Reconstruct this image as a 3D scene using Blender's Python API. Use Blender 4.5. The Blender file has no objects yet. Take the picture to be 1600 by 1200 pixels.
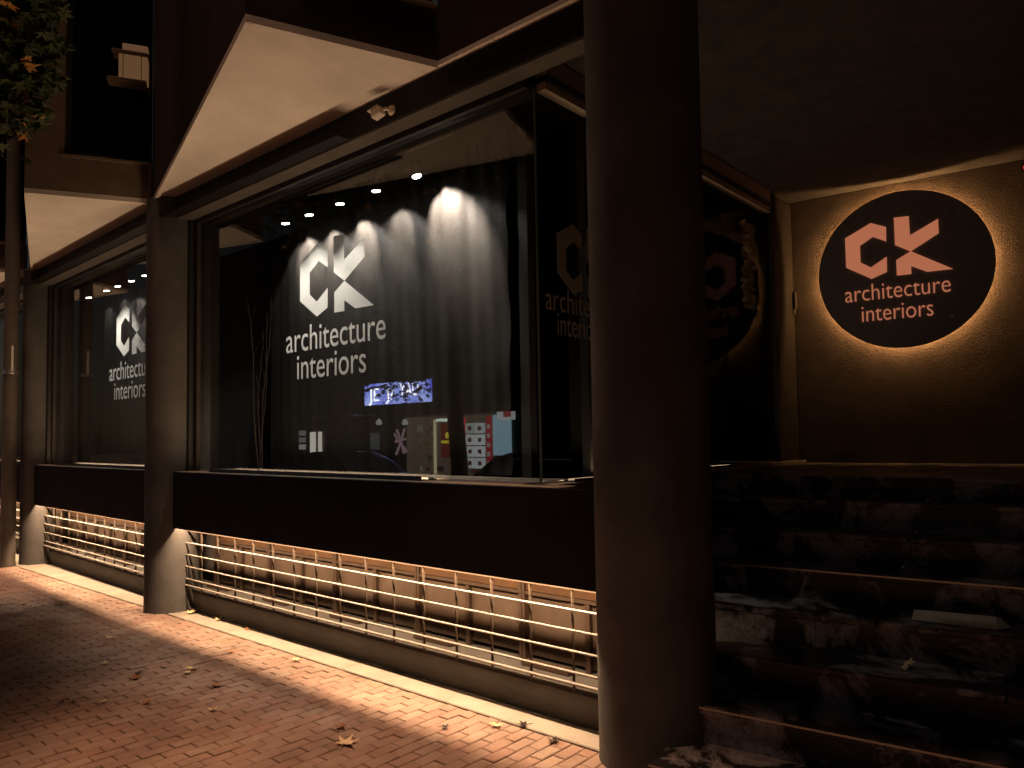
import bpy, bmesh, math, random
from mathutils import Vector, Matrix

# ------------------------------------------------------------------ scene, camera, sky, moon, exposure
scene = bpy.context.scene
col = scene.collection
R = math.radians

FPX, SHIFT = 1164.65, 23.46
YAW, PIT, ROL = R(40.837), R(2.820), R(-0.923)
EYE = Vector((0.0, 0.0, 1.65))
cf = Vector((-math.sin(YAW) * math.cos(PIT), math.cos(YAW) * math.cos(PIT), math.sin(PIT)))
cr = Vector((math.cos(YAW), math.sin(YAW), 0.0))
cu = cr.cross(cf)
CR = math.cos(ROL) * cr + math.sin(ROL) * cu
CU = -math.sin(ROL) * cr + math.cos(ROL) * cu
cam = bpy.data.cameras.new("camera")
cam.sensor_width = 36.0
cam.lens = FPX / 1600 * 36
cam.shift_y = SHIFT / 1600
cam.clip_start = 0.05
cam.clip_end = 500
camo = bpy.data.objects.new("camera", cam)
camo.matrix_world = Matrix(((CR.x, CU.x, -cf.x, EYE.x), (CR.y, CU.y, -cf.y, EYE.y), (CR.z, CU.z, -cf.z, EYE.z), (0, 0, 0, 1)))
col.objects.link(camo)
scene.camera = camo

SUN_EL, SUN_AZ = R(84), R(165)      # azimuth of the light's origin, from +y towards +x
w = bpy.data.worlds.new("World")
scene.world = w
w.use_nodes = True
wn = w.node_tree.nodes
wl = w.node_tree.links
bg = wn["Background"]
sky = wn.new("ShaderNodeTexSky")
sky.sky_type = 'NISHITA'
sky.sun_disc = False
sky.sun_elevation = SUN_EL
sky.sun_rotation = SUN_AZ
hs = wn.new("ShaderNodeMix")
hs.data_type = 'RGBA'
hs.blend_type = 'MULTIPLY'
hs.inputs[0].default_value = 1.0
hs.inputs[7].default_value = (1.0, 0.66, 0.46, 1)      # city glow over a night sky
wl.new(sky.outputs[0], hs.inputs[6])
wl.new(hs.outputs[2], bg.inputs[0])
bg.inputs[1].default_value = 0.0085

sl = bpy.data.lights.new("sun", 'SUN')
sl.energy = 2.2
sl.angle = R(15)
sl.color = (1.0, 0.56, 0.34)
slo = bpy.data.objects.new("sun", sl)
sdir = Vector((math.sin(SUN_AZ) * math.cos(SUN_EL), math.cos(SUN_AZ) * math.cos(SUN_EL), math.sin(SUN_EL)))
slo.rotation_euler = sdir.to_track_quat('Z', 'Y').to_euler()
slo.location = (0, -6, 20)
col.objects.link(slo)

scene.view_settings.view_transform = 'Standard'
scene.view_settings.look = 'None'
scene.view_settings.exposure = 0.0
scene.view_settings.gamma = 1.0
scene.view_settings.use_curve_mapping = False
scene.render.engine = 'CYCLES'
scene.cycles.use_denoising = True
scene.cycles.max_bounces = 8
scene.cycles.transparent_max_bounces = 24
scene.cycles.sample_clamp_indirect = 4.0
scene.cycles.caustics_reflective = False
scene.cycles.caustics_refractive = False
rnd = random.Random(7)


# ------------------------------------------------------------------ helpers
def project(p):
    d = Vector(p) - EYE
    z = d.dot(cf)
    if z < 0.1:
        return None
    return 800 + FPX * d.dot(CR) / z, 600 + SHIFT - FPX * d.dot(CU) / z, z


def ray_dir(u, v):
    return ((u - 800) / FPX * CR + (600 + SHIFT - v) / FPX * CU + cf).normalized()


class MB:
    """collects shapes into one mesh"""
    def __init__(self, xf=None):
        self.v = []
        self.f = []
        self.xf = xf or Matrix.Identity(4)

    def add(self, vs, fs):
        o = len(self.v)
        self.v += [self.xf @ Vector(p) for p in vs]
        self.f += [tuple(i + o for i in f) for f in fs]
        return self

    def box(self, x0, x1, y0, y1, z0, z1):
        v = [(x, y, z) for x in (x0, x1) for y in (y0, y1) for z in (z0, z1)]
        return self.add(v, [(0, 1, 3, 2), (4, 6, 7, 5), (0, 4, 5, 1), (2, 3, 7, 6), (0, 2, 6, 4), (1, 5, 7, 3)])

    def cbox(self, x0, x1, y0, y1, z0, z1, c=0.006):
        """box with chamfered edges (all twelve)"""
        bm = bmesh.new()
        bmesh.ops.create_cube(bm, size=1)
        for q in bm.verts:
            q.co = Vector(((x0 + x1) / 2 + q.co.x * (x1 - x0), (y0 + y1) / 2 + q.co.y * (y1 - y0), (z0 + z1) / 2 + q.co.z * (z1 - z0)))
        bmesh.ops.bevel(bm, geom=bm.edges[:], offset=c, segments=1, affect='EDGES', profile=0.5)
        return self.bm(bm)

    def bm(self, bm):
        bm.verts.index_update()
        self.add([q.co.copy() for q in bm.verts], [[q.index for q in f.verts] for f in bm.faces])
        bm.free()
        return self

    def prism(self, pts, z0, z1):
        """polygon in x,y swept along z"""
        n = len(pts)
        v = [(x, y, z0) for x, y in pts] + [(x, y, z1) for x, y in pts]
        f = [tuple(range(n))[::-1], tuple(range(n, 2 * n))] + [(i, (i + 1) % n, n + (i + 1) % n, n + i) for i in range(n)]
        return self.add(v, f)

    def prismy(self, pts, y0, y1):
        """polygon in x,z swept along y"""
        n = len(pts)
        v = [(x, y0, z) for x, z in pts] + [(x, y1, z) for x, z in pts]
        f = [tuple(range(n)), tuple(range(n, 2 * n))[::-1]] + [(i, n + i, n + (i + 1) % n, (i + 1) % n) for i in range(n)]
        return self.add(v, f)

    def prismx(self, pts, x0, x1):
        """polygon in y,z swept along x"""
        n = len(pts)
        v = [(x0, y, z) for y, z in pts] + [(x1, y, z) for y, z in pts]
        f = [tuple(range(n)), tuple(range(n, 2 * n))[::-1]] + [(i, n + i, n + (i + 1) % n, (i + 1) % n) for i in range(n)]
        return self.add(v, f)

    def tube(self, pts, rad, seg=8, cap=True):
        pts = [Vector(p) for p in pts]
        rads = rad if isinstance(rad, (list, tuple)) else [rad] * len(pts)
        rings = []
        for i, p in enumerate(pts):
            d = (pts[min(i + 1, len(pts) - 1)] - pts[max(i - 1, 0)]).normalized()
            a = d.cross(Vector((0, 0, 1)))
            if a.length < 1e-3:
                a = Vector((1, 0, 0))
            a.normalize()
            b = d.cross(a)
            rings.append([p + rads[i] * (math.cos(t) * a + math.sin(t) * b) for t in [2 * math.pi * k / seg for k in range(seg)]])
        v = [q for r_ in rings for q in r_]
        f = []
        for i in range(len(pts) - 1):
            for k in range(seg):
                f.append((i * seg + k, i * seg + (k + 1) % seg, (i + 1) * seg + (k + 1) % seg, (i + 1) * seg + k))
        if cap:
            f.append(tuple(range(seg))[::-1])
            f.append(tuple(range((len(pts) - 1) * seg, len(pts) * seg)))
        return self.add(v, f)

    def lathe(self, prof, cx, cy, seg=48):
        """profile of (radius, z)"""
        n = len(prof)
        v = [(cx + r_ * math.cos(2 * math.pi * k / seg), cy + r_ * math.sin(2 * math.pi * k / seg), z) for k in range(seg) for r_, z in prof]
        f = [(k * n + i, ((k + 1) % seg) * n + i, ((k + 1) % seg) * n + i + 1, k * n + i + 1) for k in range(seg) for i in range(n - 1)]
        f.append(tuple(k * n + n - 1 for k in range(seg)))
        f.append(tuple(k * n for k in range(seg))[::-1])
        return self.add(v, f)

    def build(self, name, mat, parent=None, smooth=False):
        me = bpy.data.meshes.new(name)
        me.from_pydata([tuple(p) for p in self.v], [], self.f)
        me.validate()
        bm = bmesh.new()
        bm.from_mesh(me)
        bmesh.ops.recalc_face_normals(bm, faces=bm.faces)
        bm.to_mesh(me)
        bm.free()
        if mat:
            me.materials.append(mat)
        if smooth:
            me.polygons.foreach_set("use_smooth", [True] * len(me.polygons))
            try:
                me.set_sharp_from_angle(angle=R(40))
            except Exception:
                pass
        return link(name, me, parent)


def link(name, data, parent=None):
    o = bpy.data.objects.new(name, data)
    col.objects.link(o)
    if parent is not None:
        o.parent = parent
        o.matrix_parent_inverse = parent.matrix_world.inverted() if parent.type != 'EMPTY' else Matrix.Translation(-parent.location)
    return o


def empty(name, loc=(0, 0, 0)):
    o = bpy.data.objects.new(name, None)
    o.location = loc
    o.empty_display_size = 0.1
    col.objects.link(o)
    return o


def tag(o, label, cat, group=None):
    o["label"] = label
    o["category"] = cat
    if group:
        o["group"] = group
    return o


def structure(o, label=None, cat=None):
    o["kind"] = "structure"
    if label:
        o["label"] = label
    if cat:
        o["category"] = cat
    return o


# ------------------------------------------------------------------ materials
def mat(name, base, rough=0.7, spec=0.3, metal=0.0, var=0.0, vscale=6.0, bump=0.0, bscale=60.0, tint=None, sheen=0.0, obj=True):
    m = bpy.data.materials.new(name)
    m.use_nodes = True
    nt = m.node_tree
    n, l = nt.nodes, nt.links
    b = n["Principled BSDF"]
    b.inputs["Roughness"].default_value = rough
    b.inputs["Metallic"].default_value = metal
    b.inputs["Specular IOR Level"].default_value = spec
    b.inputs["Base Color"].default_value = (*base, 1)
    tc = n.new("ShaderNodeTexCoord")
    if var > 0:
        nz = n.new("ShaderNodeTexNoise")
        nz.inputs["Scale"].default_value = vscale
        nz.inputs["Detail"].default_value = 6
        nz.inputs["Roughness"].default_value = 0.65
        l.new(tc.outputs["Object"], nz.inputs["Vector"])
        mx = n.new("ShaderNodeMix")
        mx.data_type = 'RGBA'
        t = tint or tuple(c * (1 - var) for c in base)
        mx.inputs[6].default_value = (*t, 1)
        mx.inputs[7].default_value = (*[min(1, c * (1 + var * 0.6)) for c in base], 1)
        rp = n.new("ShaderNodeMapRange")
        rp.inputs[1].default_value = 0.3
        rp.inputs[2].default_value = 0.7
        l.new(nz.outputs[0], rp.inputs[0])
        l.new(rp.outputs[0], mx.inputs[0])
        l.new(mx.outputs[2], b.inputs["Base Color"])
    if bump > 0:
        nb = n.new("ShaderNodeTexNoise")
        nb.inputs["Scale"].default_value = bscale
        nb.inputs["Detail"].default_value = 4
        l.new(tc.outputs["Object"], nb.inputs["Vector"])
        bp = n.new("ShaderNodeBump")
        bp.inputs["Strength"].default_value = bump
        bp.inputs["Distance"].default_value = 0.01
        l.new(nb.outputs[0], bp.inputs["Height"])
        l.new(bp.outputs[0], b.inputs["Normal"])
    return m


def emit(name, c, s):
    m = bpy.data.materials.new(name)
    m.use_nodes = True
    n = m.node_tree.nodes
    b = n["Principled BSDF"]
    b.inputs["Base Color"].default_value = (0.02, 0.02, 0.02, 1)
    b.inputs["Emission Color"].default_value = (*c, 1)
    b.inputs["Emission Strength"].default_value = s
    return m


def glass_mat(name, ior=1.55, tint=(0.93, 0.95, 0.93), dirt=0.0):
    m = bpy.data.materials.new(name)
    m.use_nodes = True
    n, l = m.node_tree.nodes, m.node_tree.links
    n.remove(n["Principled BSDF"])
    out = n["Material Output"]
    tr = n.new("ShaderNodeBsdfTransparent")
    tr.inputs[0].default_value = (*tint, 1)
    gl = n.new("ShaderNodeBsdfGlossy")
    gl.inputs["Roughness"].default_value = 0.0
    fr = n.new("ShaderNodeFresnel")
    fr.inputs[0].default_value = ior
    mx = n.new("ShaderNodeMixShader")
    ge = n.new("ShaderNodeNewGeometry")          # the leaving face of the pane reflects like the entering one
    iv = n.new("ShaderNodeMix")
    iv.inputs[2].default_value = ior
    iv.inputs[3].default_value = 1.0 / ior
    l.new(ge.outputs["Backfacing"], iv.inputs[0])
    l.new(iv.outputs[0], fr.inputs[0])
    l.new(fr.outputs[0], mx.inputs[0])
    l.new(tr.outputs[0], mx.inputs[1])
    l.new(gl.outputs[0], mx.inputs[2])
    l.new(mx.outputs[0], out.inputs[0])
    return m


M = {}
M['column'] = mat('column_stucco', (0.098, 0.090, 0.083), 0.85, 0.2, var=0.35, vscale=2.2, bump=0.55, bscale=140)
M['black'] = mat('black_paint', (0.010, 0.009, 0.009), 0.65, 0.15, var=0.3, vscale=5)
M['beam'] = mat('beam_paint', (0.014, 0.011, 0.010), 0.7, 0.2, var=0.3, vscale=4)
M['beam2'] = mat('jamb_paint', (0.04, 0.033, 0.028), 0.7, 0.2, var=0.3, vscale=4)
M['frame'] = mat('frame_metal', (0.02, 0.018, 0.017), 0.45, 0.4)
M['soffit'] = mat('soffit_plaster', (0.66, 0.60, 0.53), 0.9, 0.1, var=0.16, vscale=1.6, bump=0.12, bscale=40)
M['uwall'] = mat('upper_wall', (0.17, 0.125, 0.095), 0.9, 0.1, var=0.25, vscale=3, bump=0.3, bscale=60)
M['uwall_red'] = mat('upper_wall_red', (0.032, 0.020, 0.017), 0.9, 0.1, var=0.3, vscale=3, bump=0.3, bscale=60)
M['dpane'] = mat('dark_pane', (0.004, 0.004, 0.005), 0.12, 0.3)
M['kick'] = mat('kick_plaster', (0.085, 0.075, 0.064), 0.85, 0.2, var=0.25, vscale=2.5, bump=0.3, bscale=90)
M['upright'] = mat('upright_iron', (0.10, 0.072, 0.052), 0.6, 0.3, var=0.3, vscale=14)
M['rail'] = mat('rail_paint', (0.34, 0.30, 0.26), 0.5, 0.35, var=0.25, vscale=14)
M['board'] = mat('board_brown', (0.085, 0.042, 0.018), 0.7, 0.2, var=0.3, vscale=5)
M['blind'] = mat('blind_grey', (0.085, 0.058, 0.040), 0.75, 0.2, var=0.25, vscale=4)
M['bframe'] = mat('basement_frame', (0.055, 0.033, 0.02), 0.6, 0.3, var=0.2, vscale=8)
M['dark'] = mat('dark_interior', (0.012, 0.011, 0.010), 0.8, 0.1)
M['winfloor'] = mat('window_floor', (0.16, 0.12, 0.09), 0.5, 0.3, var=0.3, vscale=8)
M['sill'] = mat('sill_stone', (0.34, 0.28, 0.22), 0.55, 0.3, var=0.3, vscale=12)
M['glass'] = glass_mat('shop_glass', 1.62)
M['sideglass'] = glass_mat('side_glass', 1.06)
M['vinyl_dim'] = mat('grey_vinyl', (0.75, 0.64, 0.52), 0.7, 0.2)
M['concrete'] = mat('concrete_edging', (0.36, 0.31, 0.25), 0.9, 0.15, var=0.22, vscale=3.5, bump=0.25, bscale=120)
M['sand'] = mat('joint_sand', (0.10, 0.078, 0.058), 0.95, 0.05, var=0.4, vscale=20)
M['asphalt'] = mat('asphalt', (0.05, 0.048, 0.046), 0.9, 0.2, var=0.3, vscale=8, bump=0.4, bscale=200)
M['kerb'] = mat('kerb_stone', (0.24, 0.22, 0.20), 0.85, 0.2, var=0.25, vscale=4)
M['pole'] = mat('pole_paint', (0.10, 0.082, 0.066), 0.55, 0.35, var=0.25, vscale=6)
M['white'] = mat('white_plastic', (0.62, 0.56, 0.48), 0.45, 0.4)
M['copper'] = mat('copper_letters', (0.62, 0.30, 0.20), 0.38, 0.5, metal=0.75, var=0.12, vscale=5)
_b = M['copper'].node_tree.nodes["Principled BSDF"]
_b.inputs["Emission Color"].default_value = (1.0, 0.33, 0.17, 1)      # emission added to brighten the letters
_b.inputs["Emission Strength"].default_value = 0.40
M['signwall'] = mat('sign_wall', (0.105, 0.080, 0.064), 0.9, 0.15, var=0.25, vscale=4, bump=1.0, bscale=75)
M['disc'] = mat('sign_disc', (0.20, 0.185, 0.20), 0.55, 0.3, var=0.2, vscale=40)
M['ceil'] = mat('entrance_ceiling', (0.085, 0.076, 0.072), 0.9, 0.15, var=0.3, vscale=6, bump=0.7, bscale=80)
M['steel'] = mat('brushed_steel', (0.45, 0.42, 0.38), 0.35, 0.5, metal=0.9)
M['bark'] = mat('bark', (0.10, 0.085, 0.065), 0.9, 0.1, var=0.4, vscale=9, bump=0.6, bscale=25)
M['twig'] = mat('dry_twig', (0.022, 0.014, 0.009), 0.8, 0.2, var=0.3, vscale=10)
M['paper'] = mat('kraft_paper', (0.75, 0.63, 0.48), 0.85, 0.1, var=0.2, vscale=20)
M['fleece'] = mat('crinkled_plastic', (0.45, 0.35, 0.24), 0.35, 0.5, var=0.3, vscale=14)
M['cream'] = mat('cream_fascia', (0.46, 0.38, 0.30), 0.85, 0.1, var=0.15, vscale=4)


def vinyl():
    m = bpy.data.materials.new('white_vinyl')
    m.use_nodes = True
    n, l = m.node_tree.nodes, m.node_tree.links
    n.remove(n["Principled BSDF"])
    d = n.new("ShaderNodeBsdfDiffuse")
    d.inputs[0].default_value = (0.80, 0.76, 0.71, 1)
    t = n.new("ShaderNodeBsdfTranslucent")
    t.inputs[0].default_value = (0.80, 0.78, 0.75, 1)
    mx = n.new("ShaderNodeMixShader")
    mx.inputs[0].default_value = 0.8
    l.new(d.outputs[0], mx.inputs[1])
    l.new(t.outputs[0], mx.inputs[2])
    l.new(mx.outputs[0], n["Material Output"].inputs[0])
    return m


M['vinyl'] = vinyl()


def cloth_mat():
    m = mat('black_cloth', (0.0068, 0.0061, 0.0057), 0.7, 0.12, var=0.25, vscale=2.0, bump=0.25, bscale=9)
    b = m.node_tree.nodes["Principled BSDF"]
    b.inputs["Sheen Weight"].default_value = 0.0
    b.inputs["Sheen Roughness"].default_value = 0.5
    return m


M['cloth'] = cloth_mat()


def marble():
    m = mat('dark_marble', (0.02, 0.018, 0.018), 0.32, 0.4)
    n, l = m.node_tree.nodes, m.node_tree.links
    b = n["Principled BSDF"]
    tc = n.new("ShaderNodeTexCoord")
    nz = n.new("ShaderNodeTexNoise")
    nz.inputs["Scale"].default_value = 3.4
    nz.inputs["Detail"].default_value = 12
    nz.inputs["Roughness"].default_value = 0.68
    nz.inputs["Distortion"].default_value = 0.7
    l.new(tc.outputs["Object"], nz.inputs["Vector"])
    cr_ = n.new("ShaderNodeValToRGB")
    e = cr_.color_ramp.elements
    e[0].position = 0.49
    e[0].color = (0.022, 0.020, 0.020, 1)
    e[1].position = 0.60
    e[1].color = (0.36, 0.325, 0.325, 1)
    e2 = cr_.color_ramp.elements.new(0.515)
    e2.color = (0.17, 0.15, 0.145, 1)
    l.new(nz.outputs[0], cr_.inputs[0])
    vo = n.new("ShaderNodeTexNoise")
    vo.inputs["Scale"].default_value = 7
    vo.inputs["Detail"].default_value = 10
    vo.inputs["Distortion"].default_value = 2.0
    l.new(tc.outputs["Object"], vo.inputs["Vector"])
    mp = n.new("ShaderNodeValToRGB")
    f = mp.color_ramp.elements
    f[0].position = 0.485
    f[0].color = (1, 1, 1, 1)
    f[1].position = 0.515
    f[1].color = (1, 1, 1, 1)
    g = mp.color_ramp.elements.new(0.50)
    g.color = (0.12, 0.11, 0.11, 1)
    l.new(vo.outputs[0], mp.inputs[0])
    mx = n.new("ShaderNodeMix")
    mx.data_type = 'RGBA'
    mx.blend_type = 'MULTIPLY'
    mx.inputs[0].default_value = 1.0
    l.new(cr_.outputs[0], mx.inputs[6])
    l.new(mp.outputs[0], mx.inputs[7])
    l.new(mx.outputs[2], b.inputs["Base Color"])
    return m


M['marble'] = marble()


def paver_mat():
    m = mat('clinker_paver', (0.25, 0.14, 0.10), 0.85, 0.2, var=0.0, bump=0.5, bscale=90)
    n, l = m.node_tree.nodes, m.node_tree.links
    b = n["Principled BSDF"]
    geo = n.new("ShaderNodeNewGeometry")
    rmp = n.new("ShaderNodeValToRGB")
    e = rmp.color_ramp.elements
    e[0].position = 0.0
    e[0].color = (0.37, 0.22, 0.16, 1)
    e[1].position = 1.0
    e[1].color = (0.39, 0.275, 0.205, 1)
    k = rmp.color_ramp.elements.new(0.35)
    k.color = (0.35, 0.23, 0.17, 1)
    k = rmp.color_ramp.elements.new(0.65)
    k.color = (0.38, 0.25, 0.185, 1)
    # random per island for the joined field, per object for the separate ones
    oi = n.new("ShaderNodeObjectInfo")
    ad = n.new("ShaderNodeMath")
    ad.operation = 'ADD'
    l.new(geo.outputs["Random Per Island"], ad.inputs[0])
    l.new(oi.outputs["Random"], ad.inputs[1])
    fr = n.new("ShaderNodeMath")
    fr.operation = 'FRACT'
    l.new(ad.outputs[0], fr.inputs[0])
    l.new(fr.outputs[0], rmp.inputs[0])
    tc = n.new("ShaderNodeNewGeometry")
    nz = n.new("ShaderNodeTexNoise")
    nz.inputs["Scale"].default_value = 1.1
    nz.inputs["Detail"].default_value = 8
    nz.inputs["Roughness"].default_value = 0.7
    l.new(tc.outputs["Position"], nz.inputs["Vector"])
    mx = n.new("ShaderNodeMix")
    mx.data_type = 'RGBA'
    mx.blend_type = 'MULTIPLY'
    mx.inputs[0].default_value = 1.0
    st = n.new("ShaderNodeMapRange")
    st.inputs[1].default_value = 0.3
    st.inputs[2].default_value = 0.7
    st.inputs[3].default_value = 0.50
    st.inputs[4].default_value = 1.28
    l.new(nz.outputs[0], st.inputs[0])
    l.new(rmp.outputs[0], mx.inputs[6])
    l.new(st.outputs[0], mx.inputs[7])
    l.new(mx.outputs[2], b.inputs["Base Color"])
    return m


M['paver'] = paver_mat()


def leaf_mat(name, c1, c2):
    m = mat(name, c1, 0.65, 0.25)
    n, l = m.node_tree.nodes, m.node_tree.links
    b = n["Principled BSDF"]
    geo = n.new("ShaderNodeNewGeometry")
    rmp = n.new("ShaderNodeValToRGB")
    rmp.color_ramp.elements[0].color = (*c1, 1)
    rmp.color_ramp.elements[1].color = (*c2, 1)
    l.new(geo.outputs["Random Per Island"], rmp.inputs[0])
    l.new(rmp.outputs[0], b.inputs["Base Color"])
    return m


M['leafgreen'] = leaf_mat('leaf_green', (0.022, 0.036, 0.010), (0.05, 0.065, 0.018))
M['leafyellow'] = leaf_mat('leaf_yellow', (0.42, 0.24, 0.06), (0.46, 0.20, 0.04))
M['dryleaf'] = mat('dry_leaf', (0.78, 0.58, 0.32), 0.7, 0.2, var=0.35, vscale=30)
M['drybrown'] = mat('dry_leaf_brown', (0.34, 0.14, 0.05), 0.7, 0.2, var=0.35, vscale=30)
M['drydark'] = mat('dry_leaf_dark', (0.03, 0.022, 0.018), 0.8, 0.2)


# ------------------------------------------------------------------ ground
GX0, GX1 = -26.0, 4.0
KERB_Y, FIELD_Y = -2.0, 3.275
structure(MB().box(-120, 120, -70, 30, -0.40, -0.135).build('ground', M['asphalt']))
structure(MB().box(GX0 - 14, GX1 + 6, -9.0, KERB_Y - 0.15, -0.135, -0.125).build('road', M['asphalt']))
pave = structure(MB().box(GX0, GX1, KERB_Y, 3.50, -0.135, -0.010).build('pavement', M['sand']))
structure(MB().cbox(GX0, GX1, KERB_Y - 0.15, KERB_Y, -0.30, 0.0, 0.012).build('kerb', M['kerb']))
structure(MB().box(GX0 - 14, GX1 + 6, -11.0, -9.0, -0.30, 0.0).build('far_pavement', M['kerb']))

# clinker pavers, long side across the pavement
PL, PW, GAP = 0.172, 0.086, 0.005
cells = []
ix = 0
x = -15.0
while x < 0.6:
    y = FIELD_Y - PL * 1.0 - (PL * 0.5 if ix % 2 else 0.0)
    if ix % 2:
        cells.append((x, FIELD_Y - PL * 0.5, PL * 0.5))
    while y > -1.9:
        cells.append((x, y, PL))
        y -= PL
    x += PW
    ix += 1


def paver_shape(mb, x0, y0, ln, r_):
    g = GAP / 2
    a, b, c, d = x0 + g, x0 + PW - g, y0 + g, y0 + ln - g
    h = r_.uniform(-0.003, 0.002)
    t1, t2 = r_.uniform(-0.0016, 0.0016), r_.uniform(-0.0016, 0.0016)
    ch = 0.005
    lo = [(a, c, -0.012), (b, c, -0.012), (b, d, -0.012), (a, d, -0.012)]
    mid = [(px, py, h - 0.004 + (t1 if px > x0 + PW / 2 else -t1) + (t2 if py > y0 + ln / 2 else -t2)) for px, py, _ in lo]
    top = [(px + (ch if px < x0 + PW / 2 else -ch), py + (ch if py < y0 + ln / 2 else -ch), pz + 0.004) for px, py, pz in mid]
    f = [(8, 9, 10, 11)]
    for k in range(4):
        j = (k + 1) % 4
        f += [(k, j, 4 + j, 4 + k), (4 + k, 4 + j, 8 + j, 8 + k)]
    mb.add(lo + mid + top, f)


def paver_size(c):
    p = project((c[0] + PW / 2, c[1] + c[2] / 2, 0))
    if p is None or not (2 < p[0] < 1020 and p[1] < 1197):
        return 0
    return (EYE.z * c[2]) / p[2] ** 3


cells.sort(key=paver_size, reverse=True)
variants = []
for k in range(8):
    mb = MB()
    paver_shape(mb, -PW / 2, -PL / 2, PL, rnd)
    o = mb.build('paver', M['paver'])
    variants.append(o.data)
    bpy.data.objects.remove(o)
n300 = 0
rest = MB()
for c in cells:
    if n300 < 300 and c[2] == PL:
        o = bpy.data.objects.new('paver', variants[rnd.randrange(8)])
        o.location = (c[0] + PW / 2, c[1] + PL / 2, 0)
        o.parent = pave
        col.objects.link(o)
        n300 += 1
    else:
        paver_shape(rest, c[0], c[1], c[2], rnd)
ro = rest.build('paver_field', M['paver'], pave)
ro["kind"] = "stuff"

# concrete edging along the wall
edge = structure(MB().box(-16.5, -1.5, FIELD_Y + 0.012, 3.75, -0.135, -0.006).build('concrete_edging', M['sand']))
ex = -16.5
k = 0
while ex < -1.6:
    ln = 2.4
    yb = 3.60 if ex > -9 else 3.85
    MB().cbox(ex + 0.004, min(ex + ln, -1.5) - 0.004, FIELD_Y + 0.014, yb, -0.05, 0.002 + 0.001 * (k % 2), 0.006).build('edging_slab', M['concrete'], edge)
    ex += ln
    k += 1

# ------------------------------------------------------------------ the building
SOF = 4.06
COLS = [(-2.0, 3.413, 0.300), (-7.463, 3.429, 0.2525), (-11.84, 3.565, 0.215), (-16.22, 3.70, 0.215)]
bld = empty('shop_building', (-7.46, 3.43, 0))
tag(bld, 'dark shop building with round stucco columns, black panels and pale zigzag soffits', 'building')


def bay_xf(i):
    """frame of bay i: origin at its left column, x towards the right column"""
    a, b = COLS[i + 1], COLS[i]
    ang = math.atan2(b[1] - a[1], b[0] - a[0])
    ln = math.hypot(b[0] - a[0], b[1] - a[1])
    return Matrix.Translation((a[0], a[1], 0)) @ Matrix.Rotation(ang, 4, 'Z'), ln


for i, (cx, cy, cr0) in enumerate(COLS):
    sh = MB().lathe([(cr0 + 0.004, -0.02), (cr0, 0.03), (cr0, SOF - 0.002)], cx, cy, 72).build('column', M['column'], bld, smooth=True)
    if i in (1, 2, 3):
        pr = []
        for q in range(9):
            t = q / 8
            pr.append((cx + cr0 * 0.93 + 0.20 * (1 - math.cos(t * math.pi / 2)) ** 1.0, 0.34 * (1 - math.sin(t * math.pi / 2))))
        pr = [(cx + cr0 * 0.6, 0.34)] + pr + [(cx + cr0 * 0.6, -0.01)]
        MB().prismy(pr, cy + 0.02, cy + 0.085).build('base_fillet', M['column'], sh)

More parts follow.
